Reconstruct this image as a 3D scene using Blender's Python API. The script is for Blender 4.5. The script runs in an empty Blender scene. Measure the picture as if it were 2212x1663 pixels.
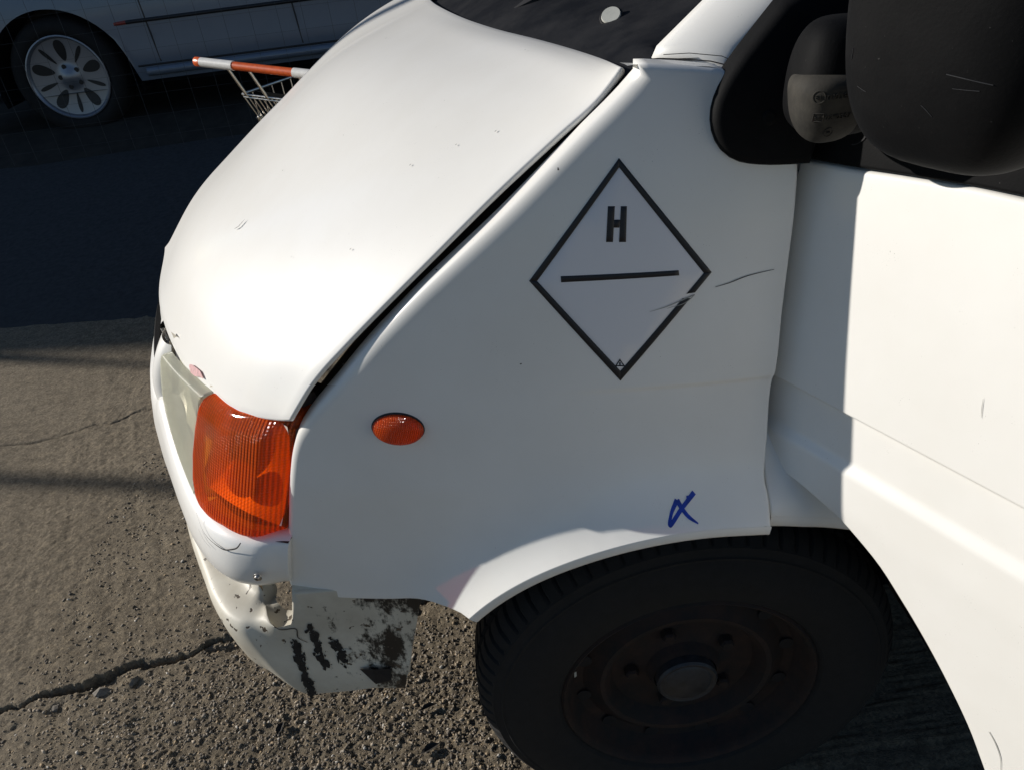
import bpy, bmesh, math, random
import numpy as np
from mathutils import Vector, Matrix, Quaternion
from mathutils.geometry import delaunay_2d_cdt

random.seed(7)
rng = np.random.default_rng(11)
scene = bpy.context.scene
COL = scene.collection

# ------------------------------------------------------------------ camera
PITCH, ROLL, CAM_H = 33.5, 7.4, 1.47
cam_data = bpy.data.cameras.new('camera')
cam = bpy.data.objects.new('camera', cam_data)
COL.objects.link(cam)
cam_data.sensor_fit = 'HORIZONTAL'
cam_data.sensor_width = 36.0
cam_data.lens = 36.0 * 1661.0 / 2212.0
cam_data.clip_start = 0.02
cam_data.clip_end = 600
p_, r_ = math.radians(PITCH), math.radians(ROLL)
fwd = Vector((0, math.cos(p_), -math.sin(p_)))
down = Vector((0, -math.sin(p_), -math.cos(p_)))
right = Vector((1, 0, 0)) * math.cos(r_) + down * math.sin(r_)
dwn = -Vector((1, 0, 0)) * math.sin(r_) + down * math.cos(r_)
cm = Matrix((right, -dwn, -fwd)).transposed().to_4x4()
cm.translation = Vector((0, 0, CAM_H))
cam.matrix_world = cm
scene.camera = cam

# ------------------------------------------------------------------ light
SUN_AZ, SUN_EL = 17.5, 21.0          # azimuth measured from straight ahead of the van towards its far side
a_, e_ = math.radians(SUN_AZ), math.radians(SUN_EL)
TO_SUN = Vector((-math.cos(a_) * math.cos(e_), math.sin(a_) * math.cos(e_), math.sin(e_)))
world = bpy.data.worlds.new('World')
scene.world = world
world.use_nodes = True
wn = world.node_tree
wn.nodes.clear()
w_out = wn.nodes.new('ShaderNodeOutputWorld')
w_bg = wn.nodes.new('ShaderNodeBackground')
w_sky = wn.nodes.new('ShaderNodeTexSky')
w_sky.sky_type = 'NISHITA'
w_sky.sun_disc = False
w_sky.sun_elevation = e_
w_sky.sun_rotation = math.radians(90 - (180 - SUN_AZ)) % (2 * math.pi)
w_sky.air_density = 1.0
w_sky.dust_density = 0.15
w_sky.ozone_density = 3.0
w_bg.inputs['Strength'].default_value = 0.078
wn.links.new(w_sky.outputs[0], w_bg.inputs[0])
wn.links.new(w_bg.outputs[0], w_out.inputs[0])
sd = bpy.data.lights.new('sun', 'SUN')
sd.energy = 5.0
sd.angle = math.radians(0.53)
sd.color = (1.0, 0.945, 0.865)
so = bpy.data.objects.new('sun', sd)
COL.objects.link(so)
so.rotation_euler = TO_SUN.to_track_quat('Z', 'Y').to_euler()
so.location = (-10, 4, 8)
vs = scene.view_settings
vs.view_transform = 'Standard'
vs.look = 'None'
vs.exposure = 0.0
vs.gamma = 1.0
vs.use_curve_mapping = False
scene.cycles.max_bounces = 8
scene.cycles.transparent_max_bounces = 12
scene.cycles.caustics_reflective = False
scene.cycles.caustics_refractive = False
scene.cycles.use_denoising = True

# ------------------------------------------------------------------ measured outlines (metres)
D = {"gap":[[0.1483,1.3059],[0.1347,1.2939],[0.1206,1.2825],[0.1061,1.2716],[0.0917,1.2607],[0.0774,1.2494],[0.0633,1.2381],[0.0491,1.2267],[0.0351,1.2153],[0.021,1.2038],[0.007,1.1922],[-0.007,1.1807],[-0.021,1.1693],[-0.0352,1.1579],[-0.0494,1.1466],[-0.0635,1.1353],[-0.0777,1.124],[-0.0919,1.1127],[-0.106,1.1013],[-0.12,1.0897],[-0.134,1.0781],[-0.1478,1.0664],[-0.1614,1.0544],[-0.1747,1.0421],[-0.1878,1.0295],[-0.2006,1.0167],[-0.2134,1.0038],[-0.2261,0.9909],[-0.2386,0.9777],[-0.2502,0.9638],[-0.261,0.9492],[-0.2705,0.9337],[-0.2776,0.917],[-0.2841,0.9001],[-0.2901,0.883],[-0.2959,0.8658],[-0.3012,0.8484],[-0.3063,0.831],[-0.3115,0.8137],[-0.3168,0.7963],[-0.3219,0.7789],[-0.3268,0.7614],[-0.3314,0.7439],[-0.3359,0.7263],[-0.3403,0.7087],[-0.3448,0.6911]],
"fcorner":[[-0.3448,0.6911],[-0.346,0.6852],[-0.3476,0.6791],[-0.349,0.6731],[-0.3496,0.6673],[-0.3486,0.6617],[-0.3459,0.6565],[-0.3428,0.6513]],
"fbot":[[-0.3428,0.6513],[-0.3318,0.6509],[-0.3209,0.6505],[-0.3099,0.65],[-0.299,0.6496],[-0.2881,0.6495],[-0.2771,0.6497],[-0.2662,0.6502],[-0.2553,0.651],[-0.2444,0.652],[-0.2335,0.6533],[-0.2226,0.6548],[-0.2118,0.6566],[-0.2011,0.6588],[-0.1905,0.6617],[-0.18,0.6649],[-0.1695,0.6679],[-0.1588,0.6702],[-0.1479,0.6714],[-0.137,0.6722],[-0.1262,0.6737],[-0.1154,0.6755],[-0.1046,0.6775],[-0.0939,0.6795]],
"archtr":[[-0.0939,0.6795],[-0.077,0.6986],[-0.0546,0.7226],[-0.0229,0.7498],[0.0265,0.7823],[0.0643,0.8008],[0.1094,0.8156],[0.1709,0.8251],[0.2726,0.8222]],
"frear":[[0.273,0.8176],[0.2749,0.8274],[0.2766,0.8372],[0.2765,0.847],[0.275,0.8569],[0.2754,0.8667],[0.2769,0.8766],[0.2782,0.8864],[0.2795,0.8962],[0.2806,0.9061],[0.2814,0.916],[0.2819,0.9259],[0.2824,0.9358],[0.2828,0.9458],[0.2835,0.9557],[0.2844,0.9655],[0.2859,0.9754],[0.2876,0.9851],[0.289,0.9949],[0.29,1.0048],[0.2908,1.0147],[0.2914,1.0246],[0.292,1.0345],[0.2926,1.0445],[0.2933,1.0544],[0.2943,1.0642],[0.2953,1.0741],[0.2963,1.084],[0.2974,1.0938],[0.2985,1.1037],[0.2996,1.1136],[0.3008,1.1234],[0.302,1.1333],[0.3032,1.1431],[0.3041,1.153],[0.305,1.1629],[0.3057,1.1728],[0.3065,1.1827],[0.3072,1.1926],[0.308,1.2025]],
"ftop":[[0.308,1.2025],[0.2694,1.2543],[0.2481,1.2849],[0.2354,1.2941],[0.2011,1.3004],[0.1626,1.3061],[0.1483,1.3059]],
"trim":[[0.2924,1.3452],[0.2881,1.3411],[0.2837,1.3369],[0.2794,1.3328],[0.275,1.3286],[0.2707,1.3245],[0.2664,1.3203],[0.2621,1.3161],[0.2578,1.3119],[0.2535,1.3077],[0.2494,1.3034],[0.2453,1.2989],[0.2413,1.2945],[0.2374,1.2898],[0.2338,1.285],[0.2304,1.28],[0.2274,1.2748],[0.2249,1.2694],[0.223,1.2636],[0.2217,1.2578],[0.2213,1.2518],[0.2216,1.2457],[0.2227,1.2398],[0.2246,1.2341],[0.2272,1.2285],[0.2306,1.2236],[0.2348,1.2193],[0.2397,1.2157],[0.2449,1.2128],[0.2506,1.2109],[0.2565,1.2095],[0.2625,1.2083],[0.2683,1.2071],[0.2743,1.2062],[0.2802,1.2055],[0.2862,1.2049],[0.2922,1.2044],[0.2983,1.204],[0.3042,1.2037],[0.3103,1.2035]],
"diamond":[[0.1331,1.2254],[0.032,1.1115],[0.119,0.9935],[0.219,1.1064]],
"diain":[[0.1325,1.2169],[0.0402,1.111],[0.1197,1.0051],[0.211,1.1062]],
"bar":[[0.0651,1.1144],[0.1857,1.1114],[0.186,1.1061],[0.0649,1.108]],
"H":[[0.1187,1.1811],[0.1374,1.1796],[0.1341,1.1447],[0.1142,1.1462]],
"Hcut":[[0.1256,1.1806],[0.1315,1.1801],[0.1301,1.1671],[0.1237,1.1676],[0.1227,1.1599],[0.1286,1.1594],[0.1272,1.1452],[0.1211,1.1457]],
"tri":[[0.12,1.0193],[0.1141,1.0109],[0.125,1.0102]],
"gapd":[[0.201,1.0847],[0.1937,1.0809]],
"scr1":[[0.2225,1.0905],[0.2368,1.0934],[0.2526,1.098],[0.268,1.1003],[0.2834,1.1017]],
"scr2":[[0.154,1.0702],[0.1719,1.0743],[0.1889,1.0803],[0.201,1.0847]],
"scrib1":[[0.1924,0.8558],[0.1777,0.8429],[0.1595,0.8283],[0.1627,0.8354],[0.172,0.8495]],
"scrib2":[[0.172,0.8495],[0.1752,0.8434],[0.1813,0.8354],[0.1915,0.8291]],
"scrib3":[[0.183,0.8526],[0.1859,0.8512]],
"marker":[[-0.1708,0.943],[-0.1093,0.9418],[-0.1361,0.9616],[-0.1434,0.9221]],
"chip":[[0.0731,1.2217],[0.0732,1.2191]],
"speck":[[-0.1883,1.0257],[-0.0638,1.1286],[0.0126,1.0191]],
"mbolt":[[0.2747,1.2508],[0.2694,1.2514]],
"dlow":[[-0.0173,0.8508],[-0.0067,0.8516],[0.004,0.8522],[0.0146,0.8525],[0.0252,0.8524],[0.0358,0.8516],[0.0463,0.8502],[0.0567,0.8482],[0.0671,0.8459],[0.0775,0.8435],[0.0879,0.841],[0.0981,0.8382],[0.1081,0.8347],[0.1177,0.8302],[0.1272,0.8254],[0.1367,0.8206],[0.146,0.8154],[0.1549,0.8097],[0.1633,0.8033],[0.1714,0.7964],[0.1794,0.7893],[0.1874,0.7823],[0.1954,0.7753],[0.2032,0.7681],[0.2109,0.7608],[0.2185,0.7534],[0.226,0.7458],[0.2333,0.7382],[0.2406,0.7304],[0.2477,0.7225],[0.2546,0.7145],[0.2615,0.7064],[0.2683,0.6982],[0.2748,0.6898],[0.2812,0.6813],[0.2872,0.6726],[0.2929,0.6636],[0.2983,0.6545],[0.3037,0.6453],[0.3092,0.6362]],
"dtop":[[-0.0298,1.1995],[0.0187,1.1998],[0.0634,1.2039],[0.0924,1.2062],[0.133,1.2094],[0.1734,1.2085]],
"dcrease1":[[-0.0009,0.9784],[0.0767,0.9825],[0.1653,0.98],[0.2575,0.9777]],
"dcrease2":[[0.0933,0.9176],[0.1795,0.9137],[0.278,0.9057]],
"dshade":[[0.016,1.1971],[0.032,1.1175],[0.0678,0.9902],[0.08,0.9742],[0.0907,0.9161],[0.0877,0.9039]],
"dent":[[0.3063,0.6852],[0.3195,0.6699]],
"Fr":[[-0.27,0.764],[-0.3028,0.79],[-0.3355,0.8161],[-0.3662,0.8446],[-0.3931,0.8766],[-0.4183,0.9101],[-0.4422,0.9445],[-0.4648,0.9798],[-0.4861,1.0157],[-0.5062,1.0525],[-0.5253,1.0898],[-0.5438,1.1273],[-0.5615,1.1653],[-0.5785,1.2035],[-0.5949,1.2421],[-0.6108,1.2809],[-0.626,1.3199],[-0.6403,1.3593],[-0.6535,1.399],[-0.6654,1.439],[-0.6756,1.4795],[-0.6844,1.5204],[-0.6924,1.5616],[-0.7,1.6028],[-0.7078,1.6441],[-0.715,1.68]],
"Nr":[[-0.338,0.752],[-0.3792,0.7627],[-0.4186,0.7792],[-0.4509,0.806],[-0.4774,0.8399],[-0.5001,0.8757],[-0.5203,0.9133],[-0.5402,0.9509],[-0.5594,0.9888],[-0.5785,1.0268],[-0.5979,1.0647],[-0.6163,1.103],[-0.6335,1.1419],[-0.6488,1.1816],[-0.6609,1.2222],[-0.6705,1.2637],[-0.6791,1.3055],[-0.6876,1.3471],[-0.6954,1.389],[-0.7023,1.4309],[-0.7078,1.473],[-0.7116,1.5153],[-0.7141,1.5578],[-0.716,1.6003],[-0.7179,1.6428],[-0.72,1.68]],
"ind":[[0.1855,0.9232],[0.1729,0.9308],[0.1328,0.9323],[0.0977,0.9353],[0.0627,0.9428],[0.0226,0.9488],[0.0075,0.9488],[0.01,0.9082],[0.0125,0.8706],[0.01,0.8239],[0.01,0.7742],[0.0301,0.7742],[0.0627,0.7727],[0.0977,0.7758],[0.1378,0.7727],[0.1629,0.7727],[0.1805,0.7788],[0.1955,0.7998],[0.2005,0.8375],[0.1955,0.8796],[0.188,0.9127]],
"head":[[0.178,0.93],[0.25,0.924],[0.32,0.914],[0.385,0.903],[0.4,0.897],[0.408,0.885],[0.41,0.86],[0.4,0.832],[0.37,0.812],[0.33,0.797],[0.276,0.786],[0.231,0.779],[0.188,0.774],[0.194,0.8],[0.1945,0.84],[0.194,0.88],[0.189,0.915]],
"bst1":[[-0.3661,0.5688],[-0.3682,0.5238],[-0.3712,0.4792],[-0.373,0.4409]],
"bst2":[[-0.3353,0.5899],[-0.3352,0.5658],[-0.3349,0.539],[-0.3366,0.5095]],
"bst3":[[-0.3089,0.5606],[-0.3051,0.5383],[-0.3045,0.5108]],
"bsl":[[-0.3876,0.6094],[-0.3807,0.5978],[-0.3564,0.5951],[-0.3581,0.5757],[-0.3474,0.564]],
"hoodE":[[0.146,0.802,1.297],[0.12,0.794,1.273],[0.078,0.787,1.245],[0.009,0.778,1.197],[-0.065,0.77,1.141],[-0.187,0.765,1.044],[-0.214,0.765,1.021],[-0.238,0.765,0.997],[-0.254,0.764,0.978],[-0.27,0.764,0.958]],
"hoodF":[[-0.27,0.764,0.958],[-0.2882,0.7788,0.95],[-0.3256,0.8078,0.94],[-0.3661,0.8445,0.932],[-0.4042,0.8912,0.926],[-0.4668,0.9831,0.917],[-0.5364,1.1121,0.908],[-0.5817,1.2111,0.903]],
"hoodR":[[0.146,0.802,1.297],[0.1442,0.8825,1.29],[0.1231,0.9777,1.287],[0.0949,1.065,1.286],[0.042,1.1994,1.286],[0.0111,1.2874,1.287],[-0.0452,1.5087,1.288]],
"pink":[[-0.459,0.9801,0.9246],[-0.4572,0.981,0.9275],[-0.4497,0.9727,0.9311],[-0.4387,0.9572,0.9338],[-0.4283,0.9424,0.9359],[-0.4228,0.9307,0.934],[-0.4207,0.9252,0.9324],[-0.429,0.9359,0.9303],[-0.4428,0.9509,0.9241],[-0.4535,0.9658,0.9215]],
"hscr":[[-0.3786,1.104,1.0771],[-0.369,1.0976,1.0828],[-0.3629,1.0978,1.0882],[-0.3576,1.0986,1.0932]],
"hbri":[[-0.387,1.4821,1.1356],[-0.3909,1.5415,1.1337],[-0.3935,1.6383,1.132]],
"dlow_end":[0.3092,0.6362]}


# ------------------------------------------------------------------ materials
def new_mat(name):
    m = bpy.data.materials.new(name)
    m.use_nodes = True
    nt = m.node_tree
    b = nt.nodes['Principled BSDF']
    return m, nt, b

def setp(b, **kw):
    names = dict(base='Base Color', rough='Roughness', metal='Metallic', coat='Coat Weight', coatr='Coat Roughness',
                 ior='IOR', spec='Specular IOR Level', trans='Transmission Weight', sheen='Sheen Weight', alpha='Alpha')
    for k, v in kw.items():
        if k == 'base':
            v = tuple(v) + (1,)
        b.inputs[names[k]].default_value = v

def tex(nt, kind, scale, detail=2.0, rough=0.5, coord='Object', vec_scale=None):
    tc = nt.nodes.new('ShaderNodeTexCoord')
    t = nt.nodes.new(kind)
    t.inputs['Scale'].default_value = scale
    if kind == 'ShaderNodeTexNoise':
        t.inputs['Detail'].default_value = detail
        t.inputs['Roughness'].default_value = rough
    if vec_scale:
        mp = nt.nodes.new('ShaderNodeMapping')
        mp.inputs['Scale'].default_value = vec_scale
        nt.links.new(tc.outputs[coord], mp.inputs[0])
        nt.links.new(mp.outputs[0], t.inputs['Vector'])
    else:
        nt.links.new(tc.outputs[coord], t.inputs['Vector'])
    return t

def ramp(nt, src, stops, interp='LINEAR'):
    r = nt.nodes.new('ShaderNodeValToRGB')
    r.color_ramp.interpolation = interp
    els = r.color_ramp.elements
    while len(els) < len(stops):
        els.new(0.5)
    for e, (p, c) in zip(els, stops):
        e.position = p
        e.color = tuple(c) + (1,) if len(c) == 3 else c
    nt.links.new(src, r.inputs[0])
    return r

def mixc(nt, fac, a, b):
    m = nt.nodes.new('ShaderNodeMix')
    m.data_type = 'RGBA'
    for sock, v in ((0, fac), (6, a), (7, b)):
        if hasattr(v, 'is_linked'):
            nt.links.new(v, m.inputs[sock])
        elif sock == 0:
            m.inputs[0].default_value = v
        else:
            m.inputs[sock].default_value = tuple(v) + (1,)
    return m.outputs[2]

def bump(nt, b, src, strength, dist):
    bp = nt.nodes.new('ShaderNodeBump')
    bp.inputs['Strength'].default_value = strength
    bp.inputs['Distance'].default_value = dist
    nt.links.new(src, bp.inputs['Height'])
    nt.links.new(bp.outputs[0], b.inputs['Normal'])
    return bp

def plain(name, base, rough=0.5, metal=0.0, coat=0.0, coatr=0.05, var=0.0, vscale=30, bmp=0.0, bscale=200):
    m, nt, b = new_mat(name)
    setp(b, base=base, rough=rough, metal=metal, coat=coat, coatr=coatr)
    if var:
        t = tex(nt, 'ShaderNodeTexNoise', vscale, 4, 0.6)
        r = ramp(nt, t.outputs[0], [(0.3, [c * (1 - var) for c in base]), (0.7, [min(1, c * (1 + var)) for c in base])])
        nt.links.new(r.outputs[0], b.inputs['Base Color'])
    if bmp:
        t2 = tex(nt, 'ShaderNodeTexNoise', bscale, 3, 0.6)
        bump(nt, b, t2.outputs[0], bmp, 0.001)
    return m

def make_paint():
    m, nt, b = new_mat('white_van_paint')
    setp(b, base=(0.80, 0.80, 0.775), rough=0.42, coat=0.45, coatr=0.13, spec=0.35)
    t = tex(nt, 'ShaderNodeTexNoise', 3.0, 5, 0.6)
    t2 = tex(nt, 'ShaderNodeTexNoise', 900, 2, 0.5)
    c1 = ramp(nt, t.outputs[0], [(0.35, (0.755, 0.74, 0.70)), (0.62, (0.815, 0.805, 0.775))])
    c2 = ramp(nt, t2.outputs[0], [(0.705, (0, 0, 0)), (0.73, (1, 1, 1))])
    t3 = tex(nt, 'ShaderNodeTexNoise', 40, 3, 0.5)
    k = ramp(nt, t3.outputs[0], [(0.58, (0, 0, 0)), (0.66, (1, 1, 1))])
    mul = nt.nodes.new('ShaderNodeMath'); mul.operation = 'MULTIPLY'
    nt.links.new(c2.outputs[0], mul.inputs[0]); nt.links.new(k.outputs[0], mul.inputs[1])
    out = mixc(nt, mul.outputs[0], c1.outputs[0], (0.30, 0.29, 0.27))
    nt.links.new(out, b.inputs['Base Color'])
    rr = ramp(nt, t.outputs[0], [(0.3, (0.48,) * 3), (0.7, (0.38,) * 3)])
    nt.links.new(rr.outputs[0], b.inputs['Roughness'])
    tb = tex(nt, 'ShaderNodeTexNoise', 260, 2, 0.5)
    bump(nt, b, tb.outputs[0], 0.05, 0.0004)
    return m

M = {}
M['paint'] = make_paint()

def make_black_plastic(name, base, dust, rough=0.55):
    m, nt, b = new_mat(name)
    t = tex(nt, 'ShaderNodeTexNoise', 14, 6, 0.65)
    r = ramp(nt, t.outputs[0], [(0.38, base), (0.75, dust)])
    t2 = tex(nt, 'ShaderNodeTexNoise', 420, 2, 0.5)
    r2 = ramp(nt, t2.outputs[0], [(0.74, (0, 0, 0)), (0.80, (1, 1, 1))])
    o = mixc(nt, r2.outputs[0], r.outputs[0], (0.045, 0.044, 0.043))
    nt.links.new(o, b.inputs['Base Color'])
    setp(b, rough=rough, spec=0.1)
    bump(nt, b, t2.outputs[0], 0.25, 0.0006)
    return m
M['black'] = make_black_plastic('black_plastic', (0.003, 0.0032, 0.0038), (0.0075, 0.0075, 0.008), 0.68)
M['cowl'] = make_black_plastic('weathered_cowl_plastic', (0.008, 0.009, 0.012), (0.026, 0.026, 0.028), 0.6)
M['cap'] = plain('grey_hub_cap', (0.026, 0.027, 0.030), 0.5, var=0.4, vscale=60)
M['foot'] = make_black_plastic('dusty_mirror_foot', (0.030, 0.029, 0.027), (0.085, 0.078, 0.066), 0.7)
M['rubber_seal'] = plain('seal_rubber', (0.012, 0.012, 0.014), 0.7)
M['liner'] = plain('inner_panel_black', (0.006, 0.006, 0.008), 0.75, var=0.3)
M['decal'] = plain('decal_black', (0.006, 0.006, 0.010), 0.45, var=0.2, vscale=200)
M['decal_white'] = plain('decal_white', (0.70, 0.70, 0.73), 0.45)
M['ink'] = plain('blue_marker_ink', (0.012, 0.045, 0.36), 0.4, var=0.35, vscale=120)
M['scratch'] = plain('scratch_dark', (0.05, 0.045, 0.04), 0.8)
M['scratch_grey'] = plain('scratch_grey', (0.32, 0.32, 0.30), 0.8)
M['pink'] = plain('pink_primer', (0.50, 0.27, 0.27), 0.6, var=0.25, vscale=140)
M['glass'] = None

def make_lens(name, tint, diff, tfac, rib_scale, rib_vec, bumpd, seed_rough=0.12):
    m, nt, b = new_mat(name)
    nt.nodes.remove(b)
    out = nt.nodes['Material Output']
    tr = nt.nodes.new('ShaderNodeBsdfTransparent'); tr.inputs[0].default_value = tuple(tint) + (1,)
    pr = nt.nodes.new('ShaderNodeBsdfPrincipled')
    setp(pr, base=diff, rough=seed_rough, coat=0.6, coatr=0.05)
    tl = nt.nodes.new('ShaderNodeBsdfTranslucent'); tl.inputs[0].default_value = tuple(diff) + (1,)
    ad = nt.nodes.new('ShaderNodeMixShader'); ad.inputs[0].default_value = 0.45
    nt.links.new(pr.outputs[0], ad.inputs[1]); nt.links.new(tl.outputs[0], ad.inputs[2])
    mx = nt.nodes.new('ShaderNodeMixShader')
    uv = nt.nodes.new('ShaderNodeUVMap')
    mp = nt.nodes.new('ShaderNodeMapping'); mp.inputs['Scale'].default_value = rib_vec
    nt.links.new(uv.outputs[0], mp.inputs[0])
    wv = nt.nodes.new('ShaderNodeTexWave'); wv.inputs['Scale'].default_value = rib_scale; wv.bands_direction = 'X'
    nt.links.new(mp.outputs[0], wv.inputs[0])
    wv2 = nt.nodes.new('ShaderNodeTexWave'); wv2.inputs['Scale'].default_value = rib_scale * 0.8; wv2.bands_direction = 'Y'
    nt.links.new(mp.outputs[0], wv2.inputs[0])
    mm = nt.nodes.new('ShaderNodeMath'); mm.operation = 'MULTIPLY_ADD'; mm.inputs[1].default_value = 0.35
    nt.links.new(wv2.outputs[1], mm.inputs[0]); nt.links.new(wv.outputs[1], mm.inputs[2])
    bp = nt.nodes.new('ShaderNodeBump'); bp.inputs['Strength'].default_value = 0.8; bp.inputs['Distance'].default_value = bumpd
    nt.links.new(mm.outputs[0], bp.inputs['Height'])
    nt.links.new(bp.outputs[0], pr.inputs['Normal']); nt.links.new(bp.outputs[0], tl.inputs['Normal'])
    rp = nt.nodes.new('ShaderNodeMapRange')
    rp.inputs[1].default_value = 0.0; rp.inputs[2].default_value = 1.35
    rp.inputs[3].default_value = 1 - tfac * 1.35; rp.inputs[4].default_value = 1 - tfac * 0.65
    nt.links.new(mm.outputs[0], rp.inputs[0])
    nt.links.new(rp.outputs[0], mx.inputs[0])
    nt.links.new(tr.outputs[0], mx.inputs[1]); nt.links.new(ad.outputs[0], mx.inputs[2])
    nt.links.new(mx.outputs[0], out.inputs[0])
    return m
M['amber'] = make_lens('amber_lens', (1.0, 0.34, 0.02), (0.90, 0.135, 0.006), 0.34, 1.0, (4.2, 11, 1), 0.003)
M['amber_small'] = make_lens('amber_marker_lens', (1.0, 0.25, 0.02), (0.92, 0.13, 0.008), 0.25, 1.0, (1.7, 1.8, 1), 0.002)
M['frosted'] = make_lens('clouded_headlamp_lens', (0.86, 0.87, 0.76), (0.80, 0.80, 0.67), 0.15, 1.0, (5, .3, 1), 0.0006, 0.3)
M['reflector'] = plain('lamp_reflector', (0.85, 0.80, 0.70), 0.5, 0.5)
M['bulb'] = plain('amber_bulb_glow', (0.95, 0.60, 0.10), 0.35)  # bulb colour also carries the sun's yellow glow inside the lens
M['steel'] = plain('chromed_steel', (0.62, 0.60, 0.56), 0.28, 1.0, var=0.2)
M['zinc'] = plain('dull_screw_steel', (0.45, 0.44, 0.42), 0.4, 1.0, var=0.2)
M['rubber'] = plain('tyre_rubber', (0.006, 0.006, 0.0066), 0.85, var=0.3, vscale=60, bmp=0.3, bscale=350)
M['foam'] = plain('yellowed_foam', (0.085, 0.052, 0.018), 0.9, var=0.4, vscale=40)
M['grey_plastic'] = plain('grey_brown_plastic', (0.055, 0.045, 0.045), 0.6, var=0.3)
M['plug'] = plain('pale_plastic_plug', (0.50, 0.50, 0.45), 0.6, var=0.1)

def make_rust():
    m, nt, b = new_mat('rusty_wheel_steel')
    t = tex(nt, 'ShaderNodeTexNoise', 22, 8, 0.7)
    r = ramp(nt, t.outputs[0], [(0.35, (0.006, 0.005, 0.005)), (0.55, (0.020, 0.009, 0.006)), (0.75, (0.042, 0.019, 0.011))])
    nt.links.new(r.outputs[0], b.inputs['Base Color'])
    setp(b, rough=0.8, metal=0.0)
    bump(nt, b, t.outputs[0], 0.3, 0.002)
    return m
M['rust'] = make_rust()

def make_bumper():
    """off-white moulded bumper with chips and grime; grime thickens where road spray collects (object x) as a stain"""
    m, nt, b = new_mat('dirty_bumper_plastic')
    base = tex(nt, 'ShaderNodeTexNoise', 9, 5, 0.6)
    c = ramp(nt, base.outputs[0], [(0.3, (0.46, 0.42, 0.34)), (0.7, (0.66, 0.63, 0.54))])
    g = tex(nt, 'ShaderNodeTexNoise', 26, 9, 0.72, vec_scale=(1.0, 1.0, 0.55))
    sx = nt.nodes.new('ShaderNodeSeparateXYZ')
    tc = nt.nodes.new('ShaderNodeTexCoord')
    nt.links.new(tc.outputs['Object'], sx.inputs[0])
    mr = nt.nodes.new('ShaderNodeMapRange')
    mr.inputs[1].default_value = -0.37; mr.inputs[2].default_value = -0.22
    mr.inputs[3].default_value = -0.12; mr.inputs[4].default_value = 0.085
    nt.links.new(sx.outputs[0], mr.inputs[0])
    ad = nt.nodes.new('ShaderNodeMath'); ad.operation = 'ADD'
    nt.links.new(g.outputs[0], ad.inputs[0]); nt.links.new(mr.outputs[0], ad.inputs[1])
    gr = ramp(nt, ad.outputs[0], [(0.53, (0, 0, 0)), (0.60, (1, 1, 1))])
    c2 = mixc(nt, gr.outputs[0], c.outputs[0], (0.016, 0.014, 0.012))
    v = tex(nt, 'ShaderNodeTexNoise', 62, 3, 0.55)
    vr = ramp(nt, v.outputs[0], [(0.655, (0, 0, 0)), (0.668, (1, 1, 1))])
    c3 = mixc(nt, vr.outputs[0], c2, (0.085, 0.065, 0.045))
    nt.links.new(c3, b.inputs['Base Color'])
    setp(b, rough=0.5)
    inv = nt.nodes.new('ShaderNodeMath'); inv.operation = 'MULTIPLY'; inv.inputs[1].default_value = -1
    nt.links.new(vr.outputs[0], inv.inputs[0])
    bump(nt, b, inv.outputs[0], 0.7, 0.002)
    return m
M['bumper'] = make_bumper()
M['grime'] = plain('black_road_grime', (0.018, 0.016, 0.014), 0.9, var=0.6, vscale=90)

def make_concrete():
    m, nt, b = new_mat('weathered_concrete')
    big = tex(nt, 'ShaderNodeTexNoise', 1.6, 6, 0.6)
    c = ramp(nt, big.outputs[0], [(0.3, (0.182, 0.148, 0.104)), (0.7, (0.255, 0.212, 0.156))])
    mid = tex(nt, 'ShaderNodeTexNoise', 30, 8, 0.75)
    c2r = ramp(nt, mid.outputs[0], [(0.30, (0.55, 0.53, 0.50)), (0.5, (0.95, 0.95, 0.95)), (0.72, (1.28, 1.26, 1.2))])
    mul = nt.nodes.new('ShaderNodeMix'); mul.data_type = 'RGBA'; mul.blend_type = 'MULTIPLY'; mul.inputs[0].default_value = 1
    nt.links.new(c.outputs[0], mul.inputs[6]); nt.links.new(c2r.outputs[0], mul.inputs[7])
    fine = tex(nt, 'ShaderNodeTexVoronoi', 190)
    fr = ramp(nt, fine.outputs['Color'], [(0.0, (0.50, 0.48, 0.45)), (0.55, (1.0, 1.0, 0.98)), (1.0, (1.5, 1.46, 1.38))])
    mul2 = nt.nodes.new('ShaderNodeMix'); mul2.data_type = 'RGBA'; mul2.blend_type = 'MULTIPLY'; mul2.inputs[0].default_value = 0.8
    nt.links.new(mul.outputs[2], mul2.inputs[6]); nt.links.new(fr.outputs[0], mul2.inputs[7])
    nt.links.new(mul2.outputs[2], b.inputs['Base Color'])
    setp(b, rough=0.9, spec=0.3)
    fb = tex(nt, 'ShaderNodeTexNoise', 230, 8, 0.8)
    bump(nt, b, fb.outputs[0], 0.9, 0.006)
    return m
M['concrete'] = make_concrete()
M['far_shade'] = plain('far_shade_dark', (0.034, 0.035, 0.037), 0.9, var=0.35, vscale=40, bmp=0.8, bscale=150)  # dark colour stands in for deep shade on the far concrete
M['ground_dark'] = plain('dark_ground', (0.022, 0.019, 0.015), 0.95, var=0.5, vscale=8, bmp=0.5, bscale=60)

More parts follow.
